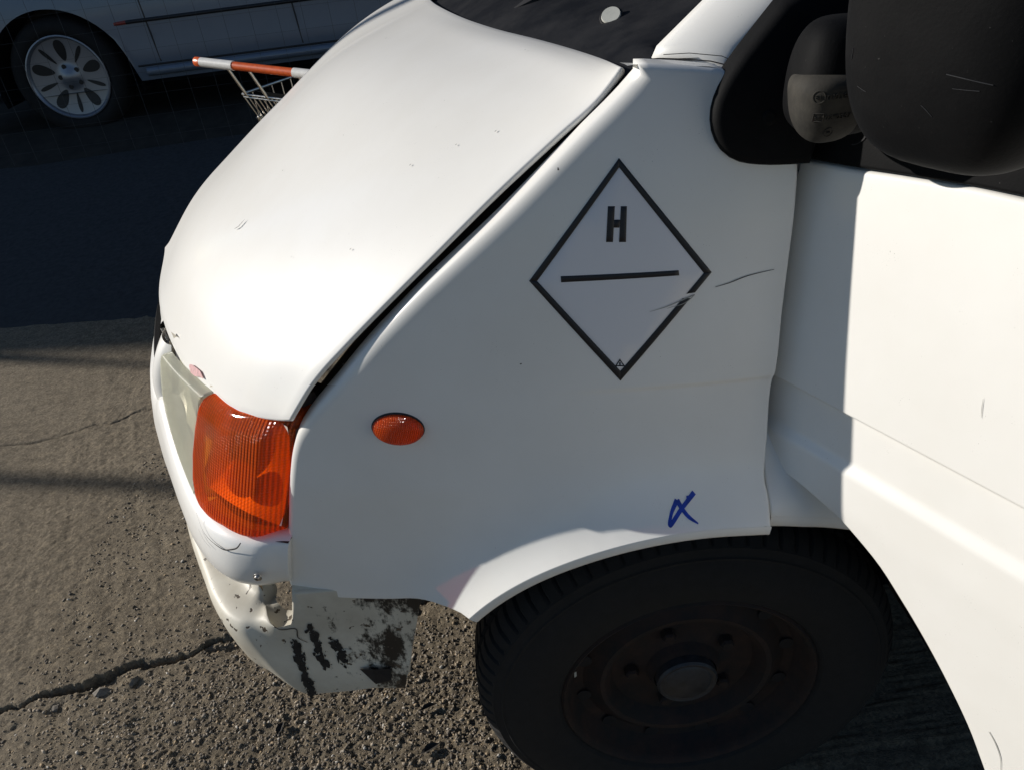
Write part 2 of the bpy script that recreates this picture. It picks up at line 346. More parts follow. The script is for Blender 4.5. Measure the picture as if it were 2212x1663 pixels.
def make_chips():
    m, nt, b = new_mat('aggregate_stone')
    g = nt.nodes.new('ShaderNodeNewGeometry')
    r = ramp(nt, g.outputs['Random Per Island'], [(0.0, (0.10, 0.085, 0.07)), (0.35, (0.20, 0.165, 0.125)), (0.7, (0.27, 0.23, 0.18)), (0.9, (0.34, 0.25, 0.15)), (1.0, (0.5, 0.47, 0.42))])
    nt.links.new(r.outputs[0], b.inputs['Base Color'])
    setp(b, rough=0.85)
    return m
M['chips'] = make_chips()
M['leaf'] = plain('dry_leaf_dark', (0.03, 0.026, 0.022), 0.8, var=0.4, vscale=80)
M['stone'] = plain('broken_concrete', (0.17, 0.15, 0.125), 0.9, var=0.3, vscale=60, bmp=0.5, bscale=200)
M['car_paint'] = plain('silver_car_paint', (0.145, 0.185, 0.245), 0.35, 0.2, 0.5, 0.08)
M['car_dark'] = plain('car_black_trim', (0.01, 0.01, 0.012), 0.5)
M['car_glass'] = plain('car_window_tint', (0.008, 0.009, 0.011), 0.05, 0, 1.0, 0.02)
M['alloy'] = plain('silver_alloy', (0.26, 0.28, 0.32), 0.35, 0.6)
M['red_refl'] = plain('red_reflector', (0.25, 0.03, 0.02), 0.3)
M['wire'] = plain('galvanised_wire', (0.075, 0.077, 0.08), 0.7, 0.2, var=0.2)
M['wall'] = plain('grey_render', (0.30, 0.28, 0.26), 0.9, var=0.15, vscale=2)
M['cladding'] = plain('dark_metal_cladding', (0.06, 0.065, 0.075), 0.6, 0.2, var=0.2, vscale=3)
M['window_dark'] = plain('dark_window', (0.02, 0.025, 0.03), 0.08)
M['orange'] = plain('orange_handle_plastic', (0.62, 0.10, 0.018), 0.35, var=0.15, vscale=60)
M['white_sleeve'] = plain('white_handle_sleeve', (0.78, 0.76, 0.72), 0.35, var=0.08, vscale=60)
M['grey_sheet'] = plain('grey_plastic_flap', (0.10, 0.105, 0.115), 0.6)
m, nt, b = new_mat('van_window_glass'); setp(b, base=(0.02, 0.025, 0.028), rough=0.04, coat=1.0, coatr=0.02); M['glass'] = m
m, nt, b = new_mat('mirror_glass'); setp(b, base=(0.8, 0.8, 0.8), rough=0.02, metal=1.0); M['mirror'] = m

# ------------------------------------------------------------------ mesh helpers
def obj(name, verts, faces, mat, parent=None, smooth=True, uvs=None, sharp=None):
    me = bpy.data.meshes.new(name)
    me.from_pydata([tuple(map(float, v)) for v in verts], [], [tuple(map(int, f)) for f in faces])
    me.validate()
    if uvs is not None:
        ul = me.uv_layers.new(name='UVMap')
        idx = np.zeros(len(me.loops), dtype=np.int32)
        me.loops.foreach_get('vertex_index', idx)
        arr = np.array(uvs, dtype=np.float32)[idx]
        ul.data.foreach_set('uv', arr.ravel())
    if smooth:
        me.polygons.foreach_set('use_smooth', [True] * len(me.polygons))
        if sharp:
            me.set_sharp_from_angle(angle=math.radians(sharp))
    if mat is not None:
        me.materials.append(mat)
    o = bpy.data.objects.new(name, me)
    COL.objects.link(o)
    if parent is not None:
        o.parent = parent
    return o

def empty(name, loc=(0, 0, 0), rz=0.0, rot=None):
    o = bpy.data.objects.new(name, None)
    COL.objects.link(o)
    o.location = loc
    o.rotation_euler = rot or (0, 0, rz)
    o.empty_display_size = 0.1
    return o

def tag(o, label=None, cat=None, group=None, kind=None):
    if label: o['label'] = label
    if cat: o['category'] = cat
    if group: o['group'] = group
    if kind: o['kind'] = kind
    return o

def curve(pts, n):
    P = np.array(pts, float)
    d = np.r_[0, np.cumsum(np.linalg.norm(np.diff(P, axis=0), axis=1))]
    mt = np.gradient(P, d, axis=0)
    out = []
    for q in np.linspace(0, d[-1], n):
        i = min(max(np.searchsorted(d, q) - 1, 0), len(d) - 2)
        h = d[i + 1] - d[i]; u = (q - d[i]) / h
        out.append((2*u**3 - 3*u**2 + 1) * P[i] + (u**3 - 2*u**2 + u) * h * mt[i] + (-2*u**3 + 3*u**2) * P[i+1] + (u**3 - u**2) * h * mt[i+1])
    return np.array(out)

def resamp(pts, step):
    P = np.array(pts, float)
    d = np.r_[0, np.cumsum(np.linalg.norm(np.diff(P, axis=0), axis=1))]
    n = max(2, int(round(d[-1] / step)) + 1)
    t = np.linspace(0, d[-1], n)
    return np.stack([np.interp(t, d, P[:, k]) for k in range(P.shape[1])], -1)

def subdiv(pts, step):
    P = np.array(pts, float); out = []
    for i in range(len(P)):
        a, b2 = P[i], P[(i + 1) % len(P)]
        n = max(1, int(math.ceil(np.linalg.norm(b2 - a) / step)))
        out += [a + (b2 - a) * k / n for k in range(n)]
    return np.array(out)

def chaikin(pts, it=2):
    P = np.array(pts, float)
    for _ in range(it):
        q = .75 * P[:-1] + .25 * P[1:]; r = .25 * P[:-1] + .75 * P[1:]
        P = np.vstack([P[:1], np.stack([q, r], 1).reshape(-1, P.shape[1])[1:-1], P[-1:]])
    return P

def sst(t):
    t = min(1.0, max(0.0, t)); return t * t * (3 - 2 * t)

def grid(name, P, mat, parent=None, close_u=False, close_v=False, flip=False, uvs=None, sharp=None, smooth=True):
    P = np.asarray(P, float); nu, nv = P.shape[:2]
    F = []
    for i in range(nu if close_u else nu - 1):
        for j in range(nv if close_v else nv - 1):
            a, b2 = i * nv + j, ((i + 1) % nu) * nv + j
            c, d = ((i + 1) % nu) * nv + (j + 1) % nv, i * nv + (j + 1) % nv
            F.append((a, d, c, b2) if flip else (a, b2, c, d))
    return obj(name, P.reshape(-1, 3), F, mat, parent, smooth, uvs, sharp)

def tube_geo(path, rad, n=8, cap=True):
    P = [Vector(p) for p in path]
    V, F = [], []
    up = Vector((0, 0, 1))
    prev = None
    for i, p in enumerate(P):
        t = (P[min(i + 1, len(P) - 1)] - P[max(i - 1, 0)]).normalized()
        if prev is None:
            a = t.cross(up)
            if a.length < 1e-3: a = t.cross(Vector((1, 0, 0)))
            a.normalize()
        else:
            a = (prev - t * prev.dot(t)).normalized()
        prev = a
        b2 = t.cross(a)
        r = rad[i] if hasattr(rad, '__len__') else rad
        for k in range(n):
            an = 2 * math.pi * k / n
            V.append(p + a * math.cos(an) * r + b2 * math.sin(an) * r)
    for i in range(len(P) - 1):
        for k in range(n):
            F.append((i*n+k, i*n+(k+1) % n, (i+1)*n+(k+1) % n, (i+1)*n+k))
    if cap:
        F.append(tuple(range(n))[::-1]); F.append(tuple((len(P)-1)*n+k for k in range(n)))
    return V, F

def tube(name, path, rad, mat, parent=None, n=8, sharp=50):
    V, F = tube_geo(path, rad, n)
    return obj(name, V, F, mat, parent, True, sharp=sharp)

def merge(geos):
    V, F = [], []
    for v, f in geos:
        o = len(V); V += list(v); F += [tuple(i + o for i in q) for q in f]
    return V, F

def box_geo(c, s):
    x, y, z = c; a, b2, h = s[0] / 2, s[1] / 2, s[2] / 2
    V = [(x+i*a, y+j*b2, z+k*h) for i in (-1, 1) for j in (-1, 1) for k in (-1, 1)]
    F = [(0, 1, 3, 2), (4, 6, 7, 5), (0, 4, 5, 1), (2, 3, 7, 6), (0, 2, 6, 4), (1, 5, 7, 3)]
    return V, F

def rbox(name, c, s, mat, parent=None, bev=0.01, seg=3):
    bm = bmesh.new()
    bmesh.ops.create_cube(bm, size=1)
    for v in bm.verts:
        v.co = Vector((v.co.x * s[0], v.co.y * s[1], v.co.z * s[2]))
    bmesh.ops.bevel(bm, geom=bm.edges[:], offset=bev, segments=seg, profile=0.5, affect='EDGES')
    for v in bm.verts: v.co += Vector(c)
    me = bpy.data.meshes.new(name); bm.to_mesh(me); bm.free()
    me.polygons.foreach_set('use_smooth', [True] * len(me.polygons))
    me.set_sharp_from_angle(angle=math.radians(50))
    me.materials.append(mat)
    o = bpy.data.objects.new(name, me); COL.objects.link(o)
    if parent is not None: o.parent = parent
    return o

def lathe_y(name, prof, centre, mat, parent=None, n=96, sharp=40, mod=None):
    """prof: list of (radius, y); spun round an axle parallel to y through centre (x, z)"""
    V, F = [], []
    m_ = len(prof)
    for i in range(n):
        an = 2 * math.pi * i / n
        for j, (r, y) in enumerate(prof):
            rr = r + (mod(i, j) if mod else 0)
            V.append((centre[0] + rr * math.cos(an), y, centre[1] + rr * math.sin(an)))
    for i in range(n):
        for j in range(m_ - 1):
            F.append((i*m_+j, i*m_+j+1, ((i+1) % n)*m_+j+1, ((i+1) % n)*m_+j))
    return obj(name, V, F, mat, parent, True, sharp=sharp)

def inset_ring(P, dist):
    """P: closed ccw 2-D ring, dist per vertex"""
    n = len(P)
    d = np.roll(P, -1, 0) - P
    d /= np.linalg.norm(d, axis=1)[:, None] + 1e-12
    nrm = np.stack([-d[:, 1], d[:, 0]], -1)          # left normals = inward for ccw
    nv = nrm + np.roll(nrm, 1, 0)
    nv /= np.linalg.norm(nv, axis=1)[:, None] + 1e-12
    return P + nv * np.asarray(dist)[:, None]

def area2(P):
    x, y = P[:, 0], P[:, 1]
    return 0.5 * np.sum(x * np.roll(y, -1) - np.roll(x, -1) * y)

def inside(poly, pts):
    x, y = pts[:, 0], pts[:, 1]
    r = np.zeros(len(pts), bool)
    j = len(poly) - 1
    for i in range(len(poly)):
        xi, yi = poly[i]; xj, yj = poly[j]
        c = ((yi > y) != (yj > y)) & (x < (xj - xi) * (y - yi) / (yj - yi + 1e-15) + xi)
        r ^= c
        j = i
    return r

def panel(name, ring, mapf, mat, parent, roll=0.004, depth=None, step=0.012, flange=0.015, uv=False, steps=(0, .06, .2, .42, .7, 1.0), extra=None):
    """sheet-metal panel: 2-D outline -> dense triangulated skin on the surface mapf(p, q, inward_depth), edges rolled inward, flange behind"""
    P = np.array(ring, float)
    roll = np.broadcast_to(np.asarray(roll, float), (len(P),)).copy()
    dep = roll if depth is None else np.broadcast_to(np.asarray(depth, float), (len(P),)).copy()
    if area2(P) < 0:
        P = P[::-1]; roll = roll[::-1]; dep = dep[::-1]
    n = len(P)
    V2, D_, F = [], [], []
    rings = []
    # flange ring
    rings.append((P, dep + flange))
    for f in steps:
        rings.append((inset_ring(P, roll * f), dep * (1 - np.sqrt(np.maximum(0, 1 - (1 - f) ** 2)))))
    for rp, rd in rings:
        V2 += rp.tolist(); D_ += list(rd)
    for k in range(len(rings) - 1):
        for i in range(n):
            F.append((k*n+i, k*n+(i+1) % n, (k+1)*n+(i+1) % n, (k+1)*n+i))
    last = rings[-1][0]
    lo, hi = last.min(0), last.max(0)
    gx = np.arange(lo[0] + step * .5, hi[0], step); gy = np.arange(lo[1] + step * .5, hi[1], step * .87)
    pts = np.array([(x + (step * .5 if (j % 2) else 0), y) for j, y in enumerate(gy) for x in gx])
    if extra is not None:
        ex = np.array(extra, float)
        zs = np.unique(ex[:, 1].round(5))
        if len(pts): pts = pts[(np.abs(pts[:, 1][:, None] - zs[None]).min(1) > step * .35)]
        pts = np.vstack([pts, ex])
    if len(pts):
        pts = pts[inside(last, pts)]
    if len(pts):
        dm = np.full(len(pts), 9.0)
        for q in range(0, n):
            dm = np.minimum(dm, np.hypot(*(pts - last[q]).T))
        pts = pts[dm > step * (.55 if extra is None else .3)]
    vin = [Vector(p) for p in last.tolist()] + [Vector(p) for p in pts.tolist()]
    res = delaunay_2d_cdt(vin, [], [list(range(n))], 1, 1e-7)
    ov, of, orig = res[0], res[2], res[3]
    base = len(V2) - n
    mp = {}
    for k, v in enumerate(ov):
        src = [s for s in orig[k] if s < n]
        if src:
            mp[k] = base + src[0]
        else:
            mp[k] = len(V2); V2.append((v.x, v.y)); D_.append(0.0)
    for f in of:
        F.append(tuple(mp[i] for i in f))
    V = [mapf(p[0], p[1], d) for p, d in zip(V2, D_)]
    return obj(name, V, F, mat, parent, True, uvs=V2 if uv else None)

def sheet_on(name, ring, mapf, mat, parent, lift=0.0006, step=0.02):
    """thin printed film following a surface"""
    return panel(name, ring, lambda p, q, d: mapf(p, q, d - lift), mat, parent, roll=0.0002, step=step, flange=0.0005, steps=(0, 1.0))

def stroke(pts, widths, mapf_lift, name, mat, parent, n=None):
    """flat brush stroke on a surface; pts 2-D"""
    P = curve(pts, n or max(8, len(pts) * 5))
    w = np.interp(np.linspace(0, 1, len(P)), np.linspace(0, 1, len(widths)), widths)
    t = np.gradient(P, axis=0); t /= np.linalg.norm(t, axis=1)[:, None] + 1e-9
    nn = np.stack([-t[:, 1], t[:, 0]], -1)
    V, F = [], []
    for i in range(len(P)):
        for s in (-1, 1):
            q = P[i] + nn[i] * s * w[i] / 2
            V.append(mapf_lift(q[0], q[1]))
    for i in range(len(P) - 1):
        F.append((2*i, 2*i+1, 2*i+3, 2*i+2))
    return obj(name, V, F, mat, parent)

# ------------------------------------------------------------------ ground
_NZ = {}
def vnoise(x, y, seed):
    if seed not in _NZ: _NZ[seed] = np.random.default_rng(seed).random((256, 256))
    r = _NZ[seed]
    xi, yi = np.floor(x).astype(int), np.floor(y).astype(int)
    fx, fy = x - xi, y - yi
    fx = fx * fx * (3 - 2 * fx); fy = fy * fy * (3 - 2 * fy)
    g = lambda a, b2: r[a % 256, b2 % 256]
    return (g(xi, yi) * (1 - fx) + g(xi + 1, yi) * fx) * (1 - fy) + (g(xi, yi + 1) * (1 - fx) + g(xi + 1, yi + 1) * fx) * fy - 0.5

def fbm(x, y, seed, octv=4, gain=0.5):
    s = 0; a = 1.0
    for k in range(octv):
        s = s + a * vnoise(x * 2 ** k + 17.3 * k, y * 2 ** k + 5.1 * k, seed + k); a *= gain
    return s

CRACK = [(-6, .95), (-3.2, 1.02), (-1.9, 1.08), (-1.265, 1.149), (-1.164, 1.165), (-1.058, 1.198), (-0.979, 1.225), (-0.861, 1.239), (-0.765, 1.258), (-0.55, 1.30), (-0.2, 1.33), (1.2, 1.42), (4, 1.5)]
CRACK2 = [(-5, 2.12), (-1.803, 2.25), (-1.612, 2.263), (-1.455, 2.326), (-1.306, 2.379), (-.6, 2.5), (2, 2.7)]
CRACK3 = [(-6, 3.6), (-2.493, 3.665), (-2.063, 3.644), (-1.716, 3.732), (0, 3.9), (3, 4.0)]
CRACK4 = [(-1.90, 2.68), (-1.676, 2.135), (-1.62, 1.95)]

def line_y(L, x):
    L = np.array(L); return np.interp(x, L[:, 0], L[:, 1])

def ground_height(X, Y):
    ramp_ = 0.10 * np.clip(Y - 3.4, 0, 2.4)
    ramp_ = ramp_ * 1.0
    agg = np.clip((1.30 - Y) / .25, 0, 1) * np.clip((X + 1.35) / .7, 0, 1)
    # broom streaks run towards the viewer, slightly slanted
    u = X + 0.35 * Y; v = Y - 0.35 * X
    streak = fbm(u * 26, v * 2.2, 3, 4) * 0.0030
    soft = fbm(X * 60, Y * 60, 21, 3) * 0.0022
    rough_ = fbm(X * 110, Y * 110, 40, 3, .65) * 0.0052
    z = ramp_ + fbm(X * 1.3, Y * 1.3, 60, 3) * 0.010 + streak + soft * (1 - .3 * agg) + rough_ * (.25 + .75 * agg)
    near = np.clip(1.5 - np.hypot(X + .4, Y - 1.3) / 2.5, 0.15, 1)
    z = ramp_ + (z - ramp_) * near
    # main joint: broken slab edge, far slab a little higher
    j = fbm(X * 14, X * 0 + 3.3, 80, 4, .6) * .030
    cy = line_y(CRACK, X) + j
    wdt = .0035 + .0075 * np.clip(fbm(X * 9, X * 0 + 8.1, 90, 3) + .35, 0, 1)
    d = Y - cy
    z = z + .006 * (1 / (1 + np.exp(-np.clip(d / .004, -40, 40)))) * np.clip(1 - np.abs(d) / .9, 0, 1)
    z = z - .026 * np.exp(-(d / wdt) ** 4)
    spall = np.clip(fbm(X * 20, Y * 20, 110, 3) - .08, 0, 1) * np.exp(-((d + .03) / .03) ** 2) * .035
    z = z - spall
    for L, dep, w in ((CRACK2, .010, .0045), (CRACK3, .012, .007)):
        d = Y - line_y(L, X) - fbm(X * 14, X * 0 + 1.7, 85, 3) * .03
        z = z - dep * np.exp(-(d / w) ** 2) * np.clip(fbm(X * 6, X * 0 + 2.2, 95, 2) + .65, 0, 1)
    return z

def axis_pts(a0, a1, step, lo, hi, g=1.09):
    mid = list(np.arange(a0, a1 + 1e-9, step))
    up, s = [], step
    x = mid[-1]
    while x < hi:
        s = min(s * g, 25); x += s; up.append(x)
    dn, s = [], step
    x = mid[0]
    while x > lo:
        s = min(s * g, 25); x -= s; dn.append(x)
    return np.array(dn[::-1] + mid + up)

gx = axis_pts(-1.5, 0.1, .0038, -120, 120)
gy = axis_pts(.80, 2.35, .0038, -120, 200, 1.06)
GX, GY = np.meshgrid(gx, gy, indexing='ij')
GZ = ground_height(GX, GY)
nx_, ny_ = GX.shape
gv = np.stack([GX, GY, GZ], -1).reshape(-1, 3)
ii = np.arange(nx_ - 1)[:, None] * ny_ + np.arange(ny_ - 1)[None]
gf = np.stack([ii, ii + ny_, ii + ny_ + 1, ii + 1], -1).reshape(-1, 4)
me = bpy.data.meshes.new('concrete_ground')
me.vertices.add(len(gv)); me.vertices.foreach_set('co', gv.ravel().astype(np.float32))
me.loops.add(gf.size); me.loops.foreach_set('vertex_index', gf.ravel().astype(np.int32))
me.polygons.add(len(gf)); me.polygons.foreach_set('loop_start', np.arange(0, gf.size, 4, dtype=np.int32))
me.polygons.foreach_set('use_smooth', np.ones(len(gf), dtype=bool))
me.update(); me.validate()
me.materials.append(M['concrete'])
ground = bpy.data.objects.new('concrete_ground', me); COL.objects.link(ground)
tag(ground, kind='structure')

def gz(x, y):
    return float(ground_height(np.array([[x]]), np.array([[y]]))[0, 0])

# dark sheet over the far slab, its cast shade put into the colour
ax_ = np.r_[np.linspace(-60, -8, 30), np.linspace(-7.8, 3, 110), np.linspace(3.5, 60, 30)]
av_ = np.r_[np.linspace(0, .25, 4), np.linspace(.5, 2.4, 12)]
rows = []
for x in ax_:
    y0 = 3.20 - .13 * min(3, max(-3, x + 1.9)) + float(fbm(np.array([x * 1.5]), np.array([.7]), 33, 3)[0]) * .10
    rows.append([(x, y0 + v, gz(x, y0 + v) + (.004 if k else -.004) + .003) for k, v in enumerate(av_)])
shade_sheet = grid('far_shade_sheet', np.array(rows), M['far_shade'])
tag(shade_sheet, kind='structure')

# dark ground strip behind the fence and under the car
vx = np.linspace(-30, 30, 61); vy = np.linspace(5.25, 16, 24)
VX, VY = np.meshgrid(vx, vy, indexing='ij')
verge = grid('verge', np.stack([VX, VY, 0.275 + .03 * np.clip((VY - 5.25) / .2, 0, 1) - .10 * (VY < 5.3) + fbm(VX * 2, VY * 2, 5, 3) * .02], -1), M['ground_dark'])
tag(verge, kind='structure')

# embedded aggregate chips
ico_v, ico_f = [], []
bm = bmesh.new(); bmesh.ops.create_icosphere(bm, subdivisions=1, radius=1)
bm.verts.ensure_lookup_table()
ico_v = np.array([v.co[:] for v in bm.verts]); ico_f = np.array([[v.index for v in f.verts] for f in bm.faces]); bm.free()
cx_, cy_ = [], []
while len(cx_) < 24000:
    x = rng.uniform(-1.25, .08); y = rng.uniform(.80, 2.1)
    agg = np.clip((1.34 - y) / .25, 0, 1) * np.clip((x + 1.3) / .6, 0, 1)
    if rng.random() < .13 + .87 * agg:
        cx_.append(x); cy_.append(y)
cx_, cy_ = np.array(cx_), np.array(cy_)
cz_ = ground_height(cx_[:, None], cy_[:, None])[:, 0]
sz = .0010 + .0034 * rng.random(24000) ** 3.0
rot = rng.random(24000) * 6.28
sc3 = np.stack([sz * rng.uniform(.7, 1.5, 24000), sz * rng.uniform(.6, 1.1, 24000), sz * rng.uniform(.45, .8, 24000)], -1)
lv = ico_v[None] * (1 + .25 * rng.standard_normal((24000, 12, 1))) * sc3[:, None]
cr_, sr_ = np.cos(rot)[:, None], np.sin(rot)[:, None]
vx_ = lv[..., 0] * cr_ - lv[..., 1] * sr_ + cx_[:, None]
vy_ = lv[..., 0] * sr_ + lv[..., 1] * cr_ + cy_[:, None]
vz_ = lv[..., 2] + cz_[:, None] + sz[:, None] * .1
cv = np.stack([vx_, vy_, vz_], -1).reshape(-1, 3)
cf = (ico_f[None] + 12 * np.arange(24000)[:, None, None]).reshape(-1, 3)
me = bpy.data.meshes.new('loose_aggregate')
me.vertices.add(len(cv)); me.vertices.foreach_set('co', cv.ravel().astype(np.float32))
me.loops.add(cf.size); me.loops.foreach_set('vertex_index', cf.ravel().astype(np.int32))
me.polygons.add(len(cf)); me.polygons.foreach_set('loop_start', np.arange(0, cf.size, 3, dtype=np.int32))
me.update(); me.validate(); me.materials.append(M['chips'])
chips = bpy.data.objects.new('loose_aggregate', me); COL.objects.link(chips)
tag(chips, 'small stone chips exposed in the worn concrete', 'gravel', kind='stuff')

# ------------------------------------------------------------------ VAN
van = empty('panel_van', (0.9, 1.68, 0))
tag(van, 'white panel van with open front door and H diamond sticker on its fender', 'van')
VAN_INV = Matrix.Translation((-0.9, -1.68, 0))
def VP(o):
    """part of the van modelled in world metres"""
    o.parent = van; o.matrix_parent_inverse = VAN_INV; return o

YC = 1.68
AC, AR = (.216, .420), .404
def Ybase(x, z):
    d = max(0, .25 - x); y = .684 + .05 * d + .17 * d * d - .01 * sst((x + .15) / .4)
    t = max(0, z - .85)
    return y + .07 * t + .25 * t * t
def Yf(x, z):
    y = Ybase(x, z) + .004 * sst((.985 - z) / .008) * sst((x - .02) / .2)
    R = math.hypot(x - AC[0], z - AC[1]) - AR
    return y - .055 * math.exp(-max(R, 0) / .040) * sst((1.1 - z) / .2)
def mapF(x, z, d=0.0):
    return (x, Yf(x, z) + d, z)

# --- fender
gap = [tuple(p) for p in D['gap']]
ring, rl, dp = [], [], []
def add(pts, r, d):
    for p in pts:
        ring.append(tuple(p)); rl.append(r); dp.append(d)
gapP = resamp(gap, .010)
for p in gapP[:-1]:
    k = sst((p[1] - .90) / .12)
    dq = .007 + .002 * k
    gx_ = .004 * k + .005 * sst((p[1] - 1.10) / .12)
    ring.append((p[0] + .004 * k + .6 * gx_, p[1] - dq * (1.47 - p[1]) / .77 - .8 * gx_)); rl.append(.008 + .006 * k); dp.append(dq)
add(resamp(D['fcorner'], .005)[:-1], .008, .008)
add(resamp(D['fbot'], .010)[:-1], .003, .004)
th0 = math.atan2(D['fbot'][-1][1] - AC[1], D['fbot'][-1][0] - AC[0])
th1 = math.atan2(D['frear'][0][1] - AC[1], D['frear'][0][0] - AC[0])
archring = [(AC[0] + AR * math.cos(t), AC[1] + AR * math.sin(t)) for t in np.linspace(th0, th1, 64)]
add(archring[:-1], .0012, .0004)
add(resamp(D['frear'], .010)[:-1], .003, .003)
add(resamp(D['ftop'], .010)[:-1], .006, .006)
fender = VP(panel('front_fender', ring, mapF, M['paint'], None, np.array(rl), np.array(dp), step=.011, flange=.02, extra=[(x, z) for z in (.975, .977, .979, .981, .983, .985, .987) for x in np.arange(.0, .32, .008)]))
# rolled lip under the arch crest
rows = []
for (dr, dy) in ((0.0, .0002), (.002, -.0006), (.011, -.0004), (.0135, .001), (.0145, .006), (.0145, .034)):
    rr = []
    for t in np.linspace(th0 + .0, th1, 64):
        x, z = AC[0] + AR * math.cos(t), AC[1] + AR * math.sin(t)
        x2, z2 = AC[0] + (AR - dr) * math.cos(t), AC[1] + (AR - dr) * math.sin(t)
        rr.append((x2, Yf(x, z) + dy, z2))
    rows.append(rr)
lip = grid('arch_lip', np.array(rows), M['paint'], fender, flip=True)

# rear continuation of the arch on the sill
def rp_map(p, q, d=0): return (p, max(Yf(p, q), .633) + .004 + .10 * max(0, p - .32) + .45 * max(0, q - .835) + d, q)
rring = []
for t in np.linspace(th1 - .008, 0.35, 40):
    rring.append((AC[0] + AR * math.cos(t), AC[1] + AR * math.sin(t)))
rring += [(1.20, .52), (1.20, .40)]
rring = rring[:-2] + [(AC[0] + AR * math.cos(.35) + .06, .50), (.75, .50), (.70, .62), (.62, .74), (.52, .83), (.44, .88), (.36, .90), (.283, .90)]
VP(panel('step_panel', resamp(rring + [rring[0]], .012)[:-1], rp_map, M['paint'], None, .003, step=.02, flange=.03))
rows = []
for (dr, dy) in ((-.004, .001), (.002, -.0006), (.011, -.0004), (.0135, .001), (.0145, .006), (.0145, .034)):
    rr = []
    for t in np.linspace(th1 - .010, .35, 40):
        x, z = AC[0] + AR * math.cos(t), AC[1] + AR * math.sin(t)
        rr.append((AC[0] + (AR - dr) * math.cos(t), rp_map(x, z)[1] + dy, AC[1] + (AR - dr) * math.sin(t)))
    rows.append(rr)
VP(grid('step_lip', np.array(rows), M['paint'], None, flip=True))

# wheel housing
rows = []
for y in (.70, .76, .85, 1.0, 1.06):
    rows.append([(AC[0] + (AR - .004) * math.cos(t), y, AC[1] + (AR - .004) * math.sin(t)) for t in np.linspace(-.15, math.pi - .62, 40)])
VP(grid('wheel_housing', np.array(rows), M['liner'], None))
VP(obj('wheel_housing_back', [(AC[0] + (AR) * math.cos(t), 1.06, AC[1] + AR * math.sin(t)) for t in np.linspace(-.15, math.pi - .62, 40)], [tuple(range(40))], M['liner'], None))

# sticker on fender
dia, din = np.array(D['diamond']), np.array(D['diain'])
cen = dia.mean(0)
def lerp(a, b2, t): return a + (b2 - a) * t
film = VP(sheet_on('diamond_sticker', subdiv(dia, .012), mapF, M['decal_white'], None, lift=.0004))
film['label'] = 'white diamond sticker with black border, letter H and bar'
names = [(0, 1), (1, 2), (2, 3), (3, 0)]
def bar4(name, a, b2, c, d):
    q = np.array([a, b2, c, d])
    q = subdiv(q, .006)
    return sheet_on(name, q, mapF, M['decal'], film, lift=.0009, step=.01)
for i, j in names:
    if (i, j) == (2, 3):
        o0, o1, i0, i1 = dia[i], dia[j], din[i], din[j]
        bar4('border_edge', o0, lerp(o0, o1, .775), lerp(i0, i1, .755), i0)
        bar4('border_edge', lerp(o0, o1, .825), o1, i1, lerp(i0, i1, .80))
    else:
        # slightly ragged outer edge on the upper left border
        bar4('border_edge', dia[i], dia[j], din[j], din[i])
Hq = np.array(D['H']); hc = np.array(D['Hcut'])
bar4('letter_h', Hq[0], hc[0], hc[7], Hq[3]); bar4('letter_h', hc[1], Hq[1], Hq[2], hc[6])
bar4('letter_h', hc[3], hc[2], hc[5], hc[4])
bar4('middle_bar', *np.array(D['bar']))
tr_ = np.array(D['tri'])
tcen = tr_.mean(0)
for i in range(3):
    a, b2 = tr_[i], tr_[(i + 1) % 3]
    bar4('triangle_edge', a, b2, lerp(b2, tcen, .38), lerp(a, tcen, .38))
tl = tcen
bar4('letter_i', tl + (-.0007, .0018), tl + (.0007, .0018), tl + (.0007, -.0018), tl + (-.0007, -.0018))

lift = lambda h: (lambda p, q: mapF(p, q, -h))
VP(stroke(D['scr1'], [.0006, .0011, .0009, .0005], lift(.0007), 'scratch', M['scratch'], None, 30))
VP(stroke(D['scr2'], [.0003, .0008, .0012, .0012], lift(.0010), 'scratch', M['scratch_grey'], None, 24))
VP(stroke([np.array(D['scr2'][1]) + (0, -.002), np.array(D['scr2'][2]) + (.004, -.0025), np.array(D['scr2'][3])], [.0003, .0007, .001], lift(.0011), 'scratch', M['scratch_grey'], None, 20))
ink = VP(stroke(D['scrib1'], [.0052, .0042, .0038, .0032, .0050], lift(.0006), 'blue_pen_mark', M['ink'], None, 60))
stroke(D['scrib2'], [.0056, .0046, .0036, .0012], lift(.0009), 'pen_stroke', M['ink'], ink, 40)
stroke(D['scrib3'], [.0015, .0042], lift(.0011), 'pen_stroke', M['ink'], ink, 10)
ink['label'] = 'blue pen scribble like a letter x above the wheel arch'
ch = np.array(D['chip'])
VP(stroke(ch, [.0008, .0018], lift(.0006), 'paint_chip', M['scratch'], None, 6))
for s_ in D['speck']:
    s_ = np.array(s_)
    VP(stroke([s_ - (.001, 0), s_ + (.001, .0004)], [.0012, .0014], lift(.0006), 'paint_chip', M['scratch'], None, 5))

